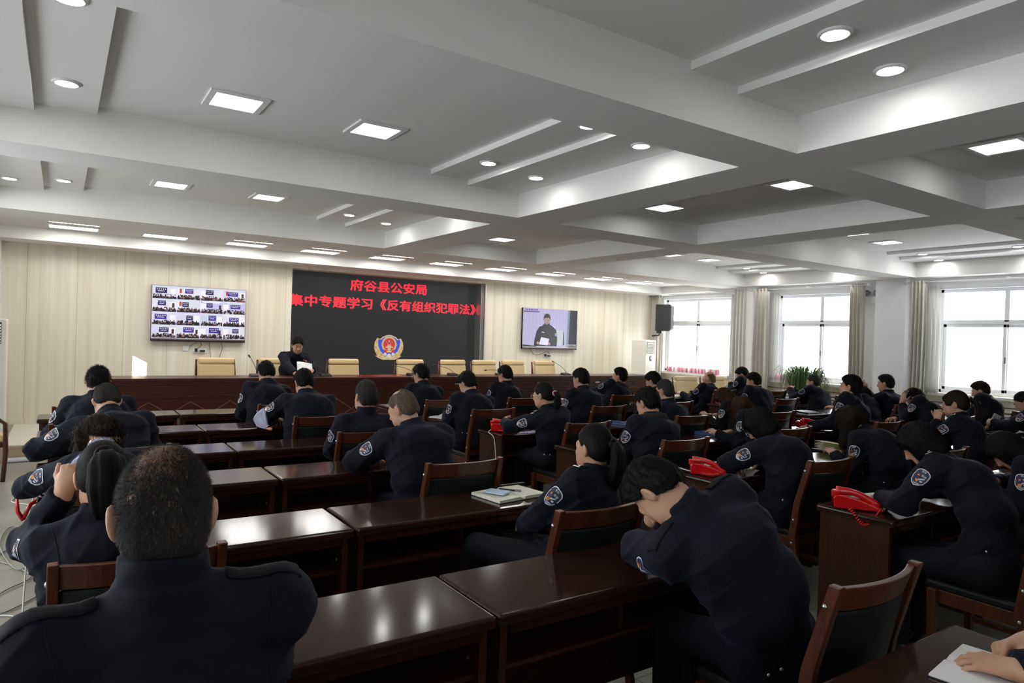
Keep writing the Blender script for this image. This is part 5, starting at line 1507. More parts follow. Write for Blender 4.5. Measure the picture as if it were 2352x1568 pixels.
# on the stage
person('S1', 'man reading from papers at the microphone on the stage', (3.11, 11.02), (3.145, 10.83, 1.43), face=180, pitch=20, yaw=-6, hair='spiky', h=.010, hh=.007, dn=10.3, seat_z=.69, facefeat=True, epaulette=True, hL=(3.27, 10.46, 1.045), hR=(3.01, 10.47, 1.005), eL=(.8, 0, -.6), eR=(-.8, 0, -.6), palmL=(.8, 0, .5), palmR=(-.6, 0, .8), group='speaker on the stage', bulk=1.06, legs=False)
for x, y, rz, lab in ((.19, 1.40, 0, 'wooden chair under the balding man in front'), (.235, 2.73, 0, 'wooden chair behind the woman holding her ear, directly in front of the balding man'), (.24, 3.84, 0, 'wooden chair of the woman with bare neck and loose dark hair'), (.34, 4.92, 0, 'wooden chair of the hunched grey-haired man near the left wall'),
                    (.20, 6.08, 0, 'wooden chair of the man leaning over the second row\'s wall-side desk'), (.21, 7.30, 0, 'empty wooden chair at the first row\'s wall-side desk'), (1.84, 7.02, 0, 'wooden chair of the man left of the stage speaker'), (1.89, 6.00, 0, 'wooden chair half hidden by the broad-backed man'), (1.92, 5.02, 0, 'wooden chair with a dark back behind the man with upturned collar'),
                    (1.965, 3.70, 0, 'wooden chair beside the cropped balding man, in front of the open notebook'), (1.99, 2.54, 0, 'wooden chair the ponytailed woman leans back in'), (2.195, 1.45, 0, 'wooden chair behind the slumped young man, by the nearest desk'),
                    (3.62, 7.03, 0, 'wooden chair of the spiky-haired man with glasses'), (3.64, 6.05, 0, 'wooden chair of the man reading a white booklet'), (4.69, 7.0, 0, 'wooden chair behind the man before the stage microphones'), (3.87, 4.85, 0, 'wooden chair of the woman with a pink hair tie'),
                    (5.08, 5.93, 0, 'wooden chair behind the smooth-haired man in the second row'), (6.34, 7.01, 0, 'wooden chair of the man with fur collar and shoulder boards'), (6.32, 6.06, 0, 'wooden chair of the man behind the close-cropped one'), (5.30, 4.93, 0, 'wooden chair of the close-cropped man with thin glasses'),
                    (3.94, 3.81, 0, 'wooden chair of the large man in the fur collar'), (6.59, 4.84, 0, 'wooden chair of the woman with brown chin-length hair'), (5.43, 3.90, 0, 'wooden chair of the auburn-haired woman beside the blue book'), (4.18, 2.80, 0, 'wooden chair of the woman with tousled short hair'),
                    (6.92, 3.84, 0, 'wooden chair of the man sitting tall'), (5.50, 2.66, 0, 'wooden chair of the woman above the yellow notebook'), (6.70, 2.66, 0, 'wooden chair of the woman resting on clasped hands'), (4.02, 1.50, 0, 'wooden chair of the woman with the smooth black bob'), (5.15, 1.5, 0, 'wooden chair of the woman lying low over the desk'),
                    (8.72, 7.30, 0, 'wooden chair of the bald man with glasses'), (9.58, 6.98, 0, 'wooden chair of the man near the curtains'), (8.35, 5.95, 0, 'wooden chair of the thickset man'), (9.90, 6.02, 0, 'wooden chair of the man in front of the plant'), (9.30, 4.86, 0, 'wooden chair of the person hidden behind the tall man'),
                    (9.72, 4.70, 0, 'wooden chair of the man raising his hands'), (8.50, 3.80, 0, 'wooden chair of the man hiding his face'), (10.12, 3.84, 0, 'wooden chair of the man in glasses by the third window'), (8.86, 2.72, 0, 'wooden chair of the man reading a held sheet'), (2.62, .20, 0, 'wooden chair at the nearest desk, outside the view')):
    place_chair(x, y, rz, lab)
# ---------------------------------------------------------------- left and rear walls; unseen gaps added to shape the sun patches
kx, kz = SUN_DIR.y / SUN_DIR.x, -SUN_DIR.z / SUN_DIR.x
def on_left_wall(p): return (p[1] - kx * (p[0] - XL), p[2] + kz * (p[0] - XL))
def on_blocker(p): return (p[0] - (p[1] - BLOCKER_Y) / kx, p[2] + kz / kx * (p[1] - BLOCKER_Y))
BLOCKER_Y = .95
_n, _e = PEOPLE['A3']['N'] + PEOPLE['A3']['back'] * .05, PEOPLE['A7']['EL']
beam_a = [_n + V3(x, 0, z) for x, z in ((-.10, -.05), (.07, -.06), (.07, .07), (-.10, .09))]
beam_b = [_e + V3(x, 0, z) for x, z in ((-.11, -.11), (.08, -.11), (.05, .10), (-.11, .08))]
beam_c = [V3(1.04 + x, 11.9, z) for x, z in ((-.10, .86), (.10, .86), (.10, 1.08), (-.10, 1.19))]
def holed(name, outer, holes, m, place, thick):
    bm = bmesh.new(); ed = []
    for pts in [outer] + holes:
        vs_ = [bm.verts.new(place(*p)) for p in pts]
        ed += [bm.edges.new((vs_[i], vs_[(i + 1) % len(vs_)])) for i in range(len(vs_))]
    bmesh.ops.triangle_fill(bm, use_beauty=True, edges=ed)
    me = bpy.data.meshes.new(name); bm.to_mesh(me); bm.free(); me.materials.append(m)
    o = bpy.data.objects.new(name, me); COL.objects.link(o); struct(o)
    sm = o.modifiers.new('thick', 'SOLIDIFY'); sm.thickness = thick; sm.offset = 0
    return o
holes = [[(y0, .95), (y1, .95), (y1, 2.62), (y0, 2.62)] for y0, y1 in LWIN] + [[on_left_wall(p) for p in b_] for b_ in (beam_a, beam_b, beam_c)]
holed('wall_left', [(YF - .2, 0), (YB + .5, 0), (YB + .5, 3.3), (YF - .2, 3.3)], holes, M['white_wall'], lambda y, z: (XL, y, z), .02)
RWX = (-1.4, 1.2)  # unseen rear window, added to brighten the backs nearest the camera
holed('wall_rear', [(XL - .2, 0), (XR + .24, 0), (XR + .24, 3.3), (XL - .2, 3.3)], [[(RWX[0], .95), (RWX[1], .95), (RWX[1], 2.62), (RWX[0], 2.62)]], M['white_wall'], lambda x, z: (x, YF, z), .05)
b = MB()
for x in np.linspace(RWX[0], RWX[1], 5): b.box(x - .03, x + .03, YF - .03, YF + .03, .95, 2.62)
for z in (.98, 2.05, 2.59): b.box(RWX[0], RWX[1], YF - .03, YF + .03, z - .03, z + .03)
struct(b.build('window_6', M['alu']))
q_ = portal('daylight_6', (RWX[0] + RWX[1]) / 2, YF - .06, 1.785, RWX[1] - RWX[0], 1.67, 1); q_.rotation_euler = Vector((0, 1, 0)).to_track_quat('-Z', 'Y').to_euler()
b = MB(); b.box(-8.3, 14, -16, -15, -9, 7)  # unseen block added to keep the sun off the rear window
struct(b.build('sun_blocker_rear', M['building']))
holed('sun_blocker_side', [(XL - .1, -9), (XL - 7, -9), (XL - 7, 5.5), (XL - .1, 5.5)], [[on_blocker(p) for p in beam_c]], M['building'], lambda x, z: (x, BLOCKER_Y, z), .02)  # unseen screen added to keep sun off the left windows, pierced for one patch

# ---------------------------------------------------------------- curtains, rods, sill papers
def curtain(name, y0, y1, z0, z1, x, waves, amp, m, label, flare=1.15, cat='curtain', group=None):
    ny, nz_ = waves * 14, 14
    ph = rng.uniform(0, 6)
    rows = []
    yc = (y0 + y1) / 2
    for j in range(nz_ + 1):
        t = j / nz_; z = z1 + (z0 - z1) * t
        k = 1 + (flare - 1) * t
        rows.append([(x + amp * (.6 + .5 * t) * math.sin(2 * math.pi * waves * i / ny + .5 * math.sin(3 * t + ph)) + .01 * math.sin(5 * t + i * .9),
                      yc + (y0 - yc + (y1 - y0) * i / ny) * k + .012 * math.sin(4 * t + ph), z) for i in range(ny + 1)])
    b = MB(); b.grid(rows)
    o = b.build(name, m, smooth=True)
    o.modifiers.new('thick', 'SOLIDIFY').thickness = .004
    return tag(o, label, cat, group)
for y0, y1, lab in ((11.60, 11.87, 'grey-beige curtain bunched in the corner behind the loudspeaker'), (9.12, 9.46, 'grey-beige curtain on the near side of the first window'), (8.62, 8.95, 'grey-beige curtain on the far side of the plant\'s window'),
                    (6.64, 6.90, 'grey-beige curtain between the plant\'s window and the white pillar'), (5.60, 5.83, 'grey-beige curtain right after the white pillar'), (3.05, 3.5, 'grey-beige curtain on the near side of the third window, outside the view')):
    curtain('curtain', y0, y1, .12, 2.83, 12.02, 4, .048, M['curtain'], lab, group='grey-beige curtains')
for y0, y1, lab in ((9.44, 9.62, 'sheer white curtain beside the first window'), (8.44, 8.62, 'sheer white curtain at the far edge of the plant\'s window'), (5.42, 5.61, 'sheer white curtain at the far edge of the third window')):
    curtain('sheer_curtain', y0, y1, .95, 2.74, 12.13, 3, .03, M['sheer'], lab, 1.05, group='sheer white curtains')
for y0, y1, lab in ((9.0, 11.85, 'white curtain rod above the first window'), (6.60, 9.02, 'white curtain rod above the plant\'s window'), (3.0, 5.90, 'white curtain rod above the third window')):
    t = thing('curtain_rod', lab, 'curtain rod', (12.02, (y0 + y1) / 2, 2.80), 0, 'curtain rods')
    w = (y1 - y0) / 2
    b = MB(); b.tube([(0, -w, 0), (0, w, 0)], .012, 10); b.build('rod', M['trim_white'], t, smooth=True)
    for s in (-1, 1):
        b = MB(); b.lathe([(.002, 0), (.02, s * .01), (.028, s * .03), (.02, s * .05), (.002, s * .058)], (0, s * w, 0), 12, 'y'); b.build('finial', M['trim_white'], t, smooth=True)
    b = MB(); b.box(0, .23, -.01, .01, .014, .03); b.build('bracket', M['trim_white'], t)
for (y0, y1), lab, nn in (((9.95, 11.45), 'first window', 46), ((7.75, 8.45), 'plant\'s window', 22)):
    b = MB(); R_ = random.Random(3)
    for k in range(nn):
        y = y0 + (y1 - y0) * k / nn; b.cur = R_.choice((0, 0, 1)); l_ = R_.uniform(-.012, .02)
        b.hexa([(12.10, y, .968), (12.20, y, .968), (12.20, y + .004, .968), (12.10, y + .004, .968)], [(12.10, y + l_, 1.085), (12.20, y + l_, 1.085), (12.20, y + .004 + l_, 1.085), (12.10, y + .004 + l_, 1.085)])
    tag(b.build('folded_paper_row', [M['pink_paper'], M['paper']]), f'row of upright pink and white folded papers on the sill of the {lab}', 'paper', kind='stuff')

# ---------------------------------------------------------------- radiators under the sills
for y0, y1, lab in ((9.8, 11.5, 'first window'), (6.9, 8.4, 'plant\'s window'), (3.4, 5.3, 'third window')):
    t = thing('radiator', f'white slatted radiator cover under the {lab}', 'radiator', (12.22, (y0 + y1) / 2, 0), 0, 'radiators along the window wall')
    w = (y1 - y0) / 2
    b = MB(); b.box(-.10, -.02, -w, w, .08, .74); b.build('case', M['grey_plastic'], t)
    b = MB()
    for k in range(11): b.box(-.125, -.09, -w, w, .12 + k * .056, .148 + k * .056)
    b.build('slats', M['trim_white'], t)
    b = MB(); b.box(-.13, 0, -w - .02, w + .02, .74, .765); b.box(-.13, 0, -w - .02, w + .02, 0, .10); b.build('frame', M['wall_wood'], t)

# ---------------------------------------------------------------- cabinet air conditioners, loudspeaker, emergency lamp
def aircon(loc, rz, h_, w_, label, lower):
    t = thing('standing_air_conditioner', label, 'air conditioner', loc, rz)
    b = MB(); b.box(-w_ / 2, w_ / 2, 0, .36, .02, h_); b.build('cabinet', M['cream_plastic'], t, bevel=.018, seg=3)
    def louvre(z0, z1):
        b = MB(); b.box(-w_ / 2 + .05, w_ / 2 - .05, -.006, .02, z0, z1); g = b.build('outlet', M['black_plastic'], t, bevel=.004)
        b = MB(); n = max(4, int((z1 - z0) / .036))
        for k in range(n):
            z = z0 + .012 + (z1 - z0 - .02) * k / n
            rows = [[(x, -.020 - .008 * math.sin(math.pi * i / 8), z + .006 * math.sin(math.pi * i / 8)) for i, x in enumerate(np.linspace(-w_ / 2 + .055, w_ / 2 - .055, 9))],
                    [(x, -.004, z + .020 + .006 * math.sin(math.pi * i / 8)) for i, x in enumerate(np.linspace(-w_ / 2 + .055, w_ / 2 - .055, 9))]]
            b.grid(rows)
        b.build('louvres', M['cream_plastic'], g).modifiers.new('thick', 'SOLIDIFY').thickness = .006
    louvre(h_ - .31, h_ - .045)
    if lower: louvre(.20, .80)
    b = MB(); b.lathe([(.001, -.012), (.06, -.010), (.065, 0)], (0, 0, h_ - .42), 24, 'y')
    o_ = b.build('control_panel', M['grey_plastic'], t, smooth=True); o_.scale = (1, 1, 1)
    b = MB(); b.box(-.03, .03, -.016, -.008, h_ - .435, h_ - .405); b.build('display', M['alu'], o_)
    return t
aircon((11.22, 11.10, .2), .30, 1.50, .50, 'cream standing air conditioner in the corner below the loudspeaker', False)
aircon((-.80, 10.36, 0), 0, 1.69, .52, 'cream standing air conditioner against the left wall, cut by the picture edge', True)
t = thing('loudspeaker', 'black loudspeaker box hung in the corner above the air conditioner', 'loudspeaker', (11.84, 11.30, 1.92), .55)
b = MB(); b.prism([(-.20, -.17), (.20, -.17), (.13, .19), (-.13, .19)], 0, .62, 'z'); b.build('cabinet', M['black_plastic'], t, bevel=.012, seg=3)
b = MB(); b.box(-.175, .175, -.182, -.165, .03, .59); b.build('grille', mat('black_speaker_mesh', (.009, .009, .010), .7), t, bevel=.008)
b = MB(); b.box(-.03, .03, -.186, -.18, .035, .052); b.build('badge', M['red_phone'], t)
b = MB(); b.tube([(0, .1, 0), (0, .12, -.10), (.08, .30, -.12)], .02, 8); b.box(-.06, .06, .05, .17, -.06, 0); b.build('bracket', M['black_plastic'], t)
t = thing('emergency_light', 'white twin-head emergency lamp between the curtain and the pillar', 'emergency light', (12.25, 6.60, 2.48), 0)
b = MB(); b.box(-.07, 0, -.14, .14, 0, .12); b.build('case', M['white_plastic'], t, bevel=.008)
for s in (-1, 1):
    b = MB(); b.lathe([(.02, 0), (.05, -.03), (.058, -.07), (.05, -.078), (.001, -.074)], (-.02, s * .085, .185), 18, 'x'); b.build('lamp_head', M['grey_plastic'], t, smooth=True)

# ---------------------------------------------------------------- wall sockets, television cables
t = thing('wall_socket', 'square white wall plate below the big television, left of the socket strip', 'socket', (1.68, YB, 1.275))
b = MB(); b.box(-.043, .043, -.012, 0, 0, .086); b.build('plate', M['white_plastic'], t, bevel=.003)
for x, lab in ((1.885, 'big television'), (8.86, 'television showing the uniformed man')):
    t = thing('socket_strip', f'white triple socket below the {lab}', 'socket', (x, YB, 1.245))
    b = MB(); b.box(-.10, .10, -.014, 0, 0, .075); b.build('plate', M['white_plastic'], t, bevel=.003)
    for k, q in enumerate((-.055, .02, .06)):
        b = MB(); b.box(q - .018, q + .018, -.05, -.012, .02, .075 if k == 0 else .05); b.build('plug', M['black_plastic'], t, bevel=.004)
def cable(name, pts, r, m, label, cat='cable', group=None):
    P_ = [V3(p) for p in pts]; out = []
    for i in range(len(P_) - 1):
        a0, a1, a2, a3 = P_[max(i - 1, 0)], P_[i], P_[i + 1], P_[min(i + 2, len(P_) - 1)]
        for t in np.linspace(0, 1, 9)[:-1]:
            out.append(.5 * ((2 * a1) + (a2 - a0) * t + (2 * a0 - 5 * a1 + 4 * a2 - a3) * t * t + (3 * a1 - a0 - 3 * a2 + a3) * t ** 3))
    out.append(P_[-1])
    b = MB(); b.tube(out, r, 6)
    return tag(b.build(name, m, smooth=True), label, cat, group)
cable('television_cable', [(1.86, 11.86, 1.44), (1.80, 11.87, 1.40), (1.74, 11.88, 1.35)], .004, M['cable_black'], 'thin black cable from the big television to the square plate')
cable('television_cable', [(1.88, 11.86, 1.44), (1.90, 11.84, 1.37), (1.84, 11.86, 1.31)], .004, M['cable_black'], 'black plug cable looping into the strip below the big television')
cable('television_cable', [(2.02, 11.87, 1.44), (2.035, 11.88, 1.3), (2.06, 11.88, 1.1)], .0035, M['cable_black'], 'black cable hanging down behind the leftmost tan armchair, left one')
cable('television_cable', [(2.20, 11.87, 1.44), (2.225, 11.88, 1.33), (2.19, 11.88, 1.2), (2.17, 11.88, 1.05)], .0035, M['cable_black'], 'black cable hanging down behind the leftmost tan armchair, right one')
cable('television_cable', [(8.38, 11.86, 1.43), (8.48, 11.86, 1.32), (8.62, 11.86, 1.30), (8.82, 11.84, 1.37), (8.90, 11.85, 1.31)], .005, M['cable_black'], 'black cable drooping from the television with the uniformed man')

# ---------------------------------------------------------------- gooseneck microphones and papers on the stage desk
def mic(x, y, head, label, ring=False):
    t = thing('gooseneck_microphone', label, 'microphone', (x, y, .96), 0, 'gooseneck microphones on the stage desk')
    b = MB(); b.hexa([(-.085, -.06, .001), (.085, -.06, .001), (.085, .07, .001), (-.085, .07, .001)], [(-.08, -.05, .025), (.08, -.05, .025), (.075, .06, .042), (-.075, .06, .042)])
    b.build('base', M['black_plastic'], t, bevel=.004)
    h_ = V3(head[0] - x, head[1] - y, head[2] - .96)
    pts = [V3(.03, .03, .035), V3(.03, .03, .09), V3(.03, .03, .09) * .45 + h_ * .55 + V3(0, 0, .02), h_]
    out = []
    for t_ in np.linspace(0, 1, 18):
        out.append((1 - t_) ** 3 * pts[0] + 3 * (1 - t_) ** 2 * t_ * pts[1] + 3 * (1 - t_) * t_ ** 2 * pts[2] + t_ ** 3 * pts[3])
    b = MB(); b.tube(out, .0042, 8); b.build('gooseneck', M['black_plastic'], t, smooth=True)
    d_ = unit(out[-1] - out[-2])
    b = MB(); b.tube([h_, h_ + d_ * .012, h_ + d_ * .035, h_ + d_ * .05], [.007, .012, .013, .006], 10); b.build('capsule', M['black_plastic'], t, smooth=True)
    if ring:
        b = MB(); b.tube([h_ - d_ * .008, h_ + d_ * .006], .011, 10); b.build('ring_light', M['led_red'], t)
mic(2.42, 10.42, (2.345, 10.45, 1.24), 'gooseneck microphone left of the man on stage')
mic(3.47, 10.40, (3.19, 10.52, 1.19), 'gooseneck microphone with a red ring, bent towards the man on stage', True)
mic(4.96, 10.44, (4.68, 10.55, 1.12), 'gooseneck microphone below the gold badge, bent left')
mic(5.74, 10.44, (5.46, 10.55, 1.13), 'gooseneck microphone right of the badge, in front of the LED wall')
mic(6.72, 10.42, (6.45, 10.46, 1.05), 'low gooseneck microphone in front of the LED wall\'s right edge')
mic(8.24, 10.42, (7.96, 10.45, 1.21), 'gooseneck microphone at the right end of the stage desk')
def sheet(name, pts, m, label, cat='paper', thick=.0012, group=None, parent=None):
    """pts: grid rows of 3D points"""
    b = MB(); b.grid(pts); o = b.build(name, m, parent, smooth=True)
    o.modifiers.new('thick', 'SOLIDIFY').thickness = thick
    return tag(o, label, cat, group) if parent is None else o
rows = []
for j in range(7):
    t_ = j / 6
    rows.append([(3.045 + .235 * i / 8 - .03 * t_ * 0 - .02 * (1 - t_), 10.40 + .10 * t_ + .02 * math.sin(i / 8 * 3), 1.01 + .17 * t_ - .035 * (i / 8) ** 2 * t_ + .02 * (1 - t_) * i / 8) for i in range(9)])
sheet('speech_paper', rows, M['paper'], 'white sheets held up by the man on stage', thick=.002)
b = MB(); b.box(4.05, 4.75, 10.35, 10.62, .961, .964)
tag(b.build('red_sheet', M['red_phone']), 'red sheet lying on the stage desk before the badge', 'paper')

# ---------------------------------------------------------------- red telephones
def make_phone(drop=0):
    t = thing('desk_telephone', 'phone', 'telephone')
    b = MB()
    prof = [(-.125, .004), (.125, .004), (.128, .020), (.08, .034), (.01, .060), (-.07, .078), (-.118, .078), (-.13, .060)]
    b.prism(prof, -.085, .085, 'y'); b.build('base', M['red_phone'], t, bevel=.010, seg=3)
    pts = []; rr_ = []
    for k in range(15):
        u = k / 14; x = -.115 + .205 * u
        z = .094 - .062 * u + .026 * math.sin(math.pi * u)
        pts.append((x, -.052, z)); rr_.append(.027 - .009 * math.sin(math.pi * u))
    b = MB(); b.tube(pts, rr_, 14); hs_ = b.build('handset', M['red_phone'], t, smooth=True)
    b = MB(); b.tube([(-.110, -.052, .065), (-.110, -.052, .10)], .031, 16); b.build('earpiece', M['red_phone'], hs_, bevel=.006)
    b = MB(); b.tube([(.082, -.052, .026), (.088, -.052, .052)], .030, 16); b.build('mouthpiece', M['red_phone'], hs_, bevel=.006)
    for r in range(4):
        for c in range(3):
            x = .005 + r * .024; z = .0615 - (x - .01) * .36 
            b = MB(); b.box(x - .008, x + .008, .0 + c * .024, .017 + c * .024, z - .004, z + .004); b.build('key', M['white_plastic'], t, bevel=.002)
    b = MB(); b.box(-.085, -.03, .0, .07, .070, .0815); b.build('display', M['black_plastic'], t, bevel=.002)
    out = []; n = 150
    for k in range(n):
        u = k / (n - 1); a_ = u * 2 * math.pi * 20
        c = V3(-.055 + .16 * u, -.092 - (.045 if not drop else .062) * math.sin(math.pi * u) ** (.5 if drop else 1), .014 + .012 * u - drop * math.sin(math.pi * u) ** 1.6)
        out.append(c + V3(math.cos(a_) * .003, math.sin(a_) * .0078, math.cos(a_) * .0078) * (1 if 0 < k < n - 1 else 0))
    b = MB(); b.tube(out, .0036, 5); b.build('coiled_cord', M['red_phone'], t, smooth=True)
    return t
ph0 = make_phone(); ph_hang = make_phone(.075)
for i, (x, y, rz, lab) in enumerate(((3.772, 2.085, -.95, 'red telephone nearest the camera, on the aisle end of the sixth row'), (3.765, 3.13, -.85, 'red telephone beside the woman with tousled short hair'),
                                     (3.58, 5.43, -.75, 'red telephone beside the woman with the pink hair tie'), (6.90, 4.37, -.55, 'red telephone in front of the man sitting tall'),
                                     (8.28, 6.62, -.35, 'red telephone in front of the thickset man, mostly hidden by a chair'), (.005, 4.36, 1.85, 'red telephone on the wall-side desk beside the bent woman\'s sleeve'))):
    c = ph_hang if i == 0 else ph0 if i == 1 else copy_tree(ph0)
    c.location = (x, y, .7602); c.rotation_euler = (0, 0, rz); c['label'] = lab; c['group'] = 'red desk telephones'
cable('telephone_cable', [(3.47, 5.49, .775), (3.36, 5.38, .765), (3.375, 5.30, .70), (3.36, 5.22, .35), (3.36, 5.2, .02)], .004, M['cable_white'], 'white telephone cord hanging down the desk end beside the ponytailed woman with glasses')
cable('telephone_cable', [(3.66, 3.19, .772), (3.60, 3.30, .79), (3.63, 3.36, .765), (3.72, 3.34, .765)], .004, M['cable_white'], 'white cord looping behind the telephone of the fifth row')
cable('telephone_cable', [(-.04, 4.30, .80), (-.10, 4.27, .72), (-.115, 4.20, .40), (-.12, 4.0, .10), (-.10, 3.7, .012), (-.14, 3.3, .01)], .004, M['cable_white'], 'white cord dropping from the wall-side telephone to the floor')
b = MB(); b.tube([(-.075, 4.30, .775), (-.16, 4.22, .785), (-.155, 4.215, .70), (-.13, 4.21, .655)], [.006, .006, .010, .011], 8)
b.tube([(-.13, 4.21, .665), (-.105, 4.24, .725), (-.05, 4.26, .755)], .010, 8)
tag(b.build('telephone_hook', M['red_phone'], smooth=True), 'red plastic hook hanging over the desk edge below the wall-side telephone', 'telephone part')
R_ = random.Random(9)
for k, (pts, m_, lab) in enumerate((
        ([(-.08, 4.95, .008), (-.25, 4.75, .008), (-.36, 4.9, .008), (-.24, 5.15, .01), (-.12, 5.35, .01), (-.22, 5.65, .008), (-.34, 5.9, .008), (-.2, 6.2, .008), (-.08, 6.25, .008)], 'cable_grey', 'grey cord winding over the floor, longest loop in the left aisle'),
        ([(-.07, 5.7, .012), (-.2, 5.55, .012), (-.33, 6.2, .012), (-.30, 6.7, .012), (-.16, 6.6, .012), (-.08, 6.4, .012)], 'cable_grey', 'grey cord looping beside the winding one in the left aisle'),
        ([(-.08, 7.4, .008), (-.2, 7.5, .008), (-.33, 7.7, .008), (-.25, 8.0, .01), (-.12, 7.8, .01)], 'cable_white', 'white cord curled on the floor at the far part of the left aisle'),
        ([(-.6, 4.55, .008), (-.38, 4.72, .008), (-.2, 4.7, .008), (-.12, 4.5, .01), (-.17, 4.3, .01), (-.08, 4.25, .012), (-.2, 4.15, .01), (-.45, 4.05, .008)], 'cable_white', 'white cord with a bunched end on the floor, nearest the camera'))):
    cable('floor_cable', pts, .0045, M[m_], lab, group='cords on the aisle floor')
out = [(-.14 + .045 * math.cos(a_), 4.42 + .03 * math.sin(a_) + .004 * k_, .010 + .004 * k_) for k_, a_ in enumerate(np.linspace(0, 2 * math.pi * 4, 48) ) for k_ in (int(a_ / 6.3),)]
cable('cable_coil', out[::2], .004, M['cable_white'], 'small bundle of coiled white cord beside the desk leg in the left aisle')

# ---------------------------------------------------------------- books, papers and pens on the desks
def open_book(x, y, rz, w, d, label, page='cream_paper', th=.014, cover='dark_cover', z=.7602, writing=True, lift=0):
    t = thing('open_notebook', label, 'notebook', (x, y, z), rz, 'open notebooks')
    b = MB(); b.box(-w / 2 - .004, w / 2 + .004, -d / 2 - .004, d / 2 + .004, .0, .003); b.build('cover', M[cover], t, bevel=.001)
    for s in (-1, 1):
        rows_t = []; n = 12; vs = []; fs = []
        for i in range(n + 1):
            u = i / n; xx = s * w / 2 * u
            zz = .003 + th * (1 - .25 * u) * min(1, (u / .16) ** .6 if u > 0 else .15) + lift * (s > 0) * u * u
            vs += [(xx, -d / 2, .003), (xx, -d / 2, zz), (xx, d / 2, zz), (xx, d / 2, .003)]
        for i in range(n):
            for k in range(4):
                fs.append((i * 4 + k, i * 4 + (k + 1) % 4, (i + 1) * 4 + (k + 1) % 4, (i + 1) * 4 + k))
        fs += [(3, 2, 1, 0), tuple(n * 4 + k for k in range(4))]
        pg = MB().add(vs, fs).build('pages', M[page], t)
        if writing and s < 0:
            b = MB(); R2 = random.Random(4)
            for k in range(9):
                yy = d * .36 - k * d * .075; x_ = -w * .44
                while x_ < -w * .12:
                    l_ = R2.uniform(.006, .018)
                    u = abs(x_) / (w / 2); zz = .0035 + th * (1 - .25 * u)
                    b.box(x_, x_ + l_, yy, yy + .003, zz, zz + .0004); x_ += l_ + R2.uniform(.004, .010)
            b.build('handwriting', M['ink'], pg)
    return t
open_book(2.15, 3.20, .13, .35, .25, 'open cream notebook holding a pen and blue mask', th=.018)
rows = [[(2.0 + .115 * i / 6 + .035 * j / 5, 3.255 - .165 * j / 5 + .03 * i / 6, .7855 + .006 * math.sin(i * 1.3) * .5 + .003) for i in range(7)] for j in range(6)]
rows = [[(1.995 + .10 * i / 6 + .055 * j / 6, 3.245 - .135 * j / 6 + .06 * i / 6, .7838 + .0016 * (i % 2) + .0006 * j) for i in range(7)] for j in range(7)]
mk = thing('face_mask', 'pale blue face mask lying on the open notebook', 'mask', (2.07, 3.2, .78))
o = sheet('fabric', [[(p[0] - 2.07, p[1] - 3.2, p[2] - .78 + .0022) for p in r] for r in rows], M['mask'], '', parent=mk)
b = MB(); b.tube([(.08 + .05 * math.sin(a_) - .01, -.085 - .03 * (1 - math.cos(a_)) * .5 + .035 * math.cos(a_), .004) for a_ in np.linspace(0, math.pi, 12)], .0018, 5); b.build('ear_loop', M['white_plastic'], mk, smooth=True)
def pen(x, y, z, rz, label, m='dark_cover', l_=.14, pitch=0):
    t = thing('pen', label, 'pen', (x, y, z), rz); t.rotation_euler = (0, pitch, rz)
    b = MB(); b.tube([(-l_ / 2, 0, 0), (-l_ / 2 + .012, 0, 0), (l_ * .25, 0, 0)], [.0015, .0045, .0048], 8); b.build('barrel', M[m], t, smooth=True)
    b = MB(); b.tube([(l_ * .25, 0, 0), (l_ / 2, 0, 0)], [.0052, .0050], 8); b.box(l_ * .27, l_ * .48, -.001, .001, .005, .0075); b.build('cap', M['grey_plastic'], t)
pen(2.165, 3.22, .7865, -.95, 'black pen lying on the open notebook beside the mask')
b = MB(); b.box(2.21, 2.385, 3.375, 3.395, .7602, .778); tag(b.build('name_stand', M['black_plastic'], bevel=.003), 'thin dark stand at the far edge of the desk behind the open notebook', 'desk stand')
t = thing('closed_notebook', 'dark blue notebook beneath raised yellow pages, before the long-haired woman', 'notebook', (5.66, 3.30, .7602), -.25)
b = MB(); b.box(-.19, .19, -.13, .13, 0, .012); b.build('cover', M['dark_cover'], t, bevel=.002)
for k in range(6):
    rows = []
    for j in range(4):
        rows.append([(-.17 + .34 * i / 10, -.12 + .24 * j / 3, .014 + .004 * k + (.05 - .0 * k) * (k / 5) * max(0, 1 - i / 10) ** 1.2 + .012 * math.sin(math.pi * i / 10) * (k / 5)) for i in range(11)])
    o = sheet('page', rows, M['yellow_paper'], '', parent=t)
def book(x, y, rz, w, d, th, m, label, z=.7602, name='closed_book'):
    t = thing(name, label, 'book', (x, y, z), rz)
    b = MB(); b.box(-w / 2, w / 2, -d / 2, d / 2, 0, th); b.build('cover', M[m], t, bevel=.003)
    b = MB(); b.box(-w / 2 + .004, w / 2 + .0006, -d / 2 - .0006, d / 2 + .0006, .004, th - .004); b.build('pages', M['cream_paper'], t)
    if m == 'blue_cover':
        b = MB()
        for k in range(4): b.box(-w * .28 + k * w * .15, -w * .2 + k * w * .15, d * .18, d * .26, th, th + .0006)
        b.lathe([(.001, th), (.026, th), (.026, th + .0006)], (w * .1, -d * .1, 0), 16); b.build('cover_print', M['patch_silver'], t)
    return t
book(5.36, 4.44, .15, .20, .27, .03, 'blue_cover', 'thick blue book before the auburn-haired woman')
book(5.06, 5.44, .3, .19, .26, .022, 'blue_cover', 'blue book standing by the close-cropped man with thin glasses', z=.7602)
book(4.22, 4.36, -.2, .17, .24, .02, 'blue_cover', 'blue book beside the large man in the fur collar')
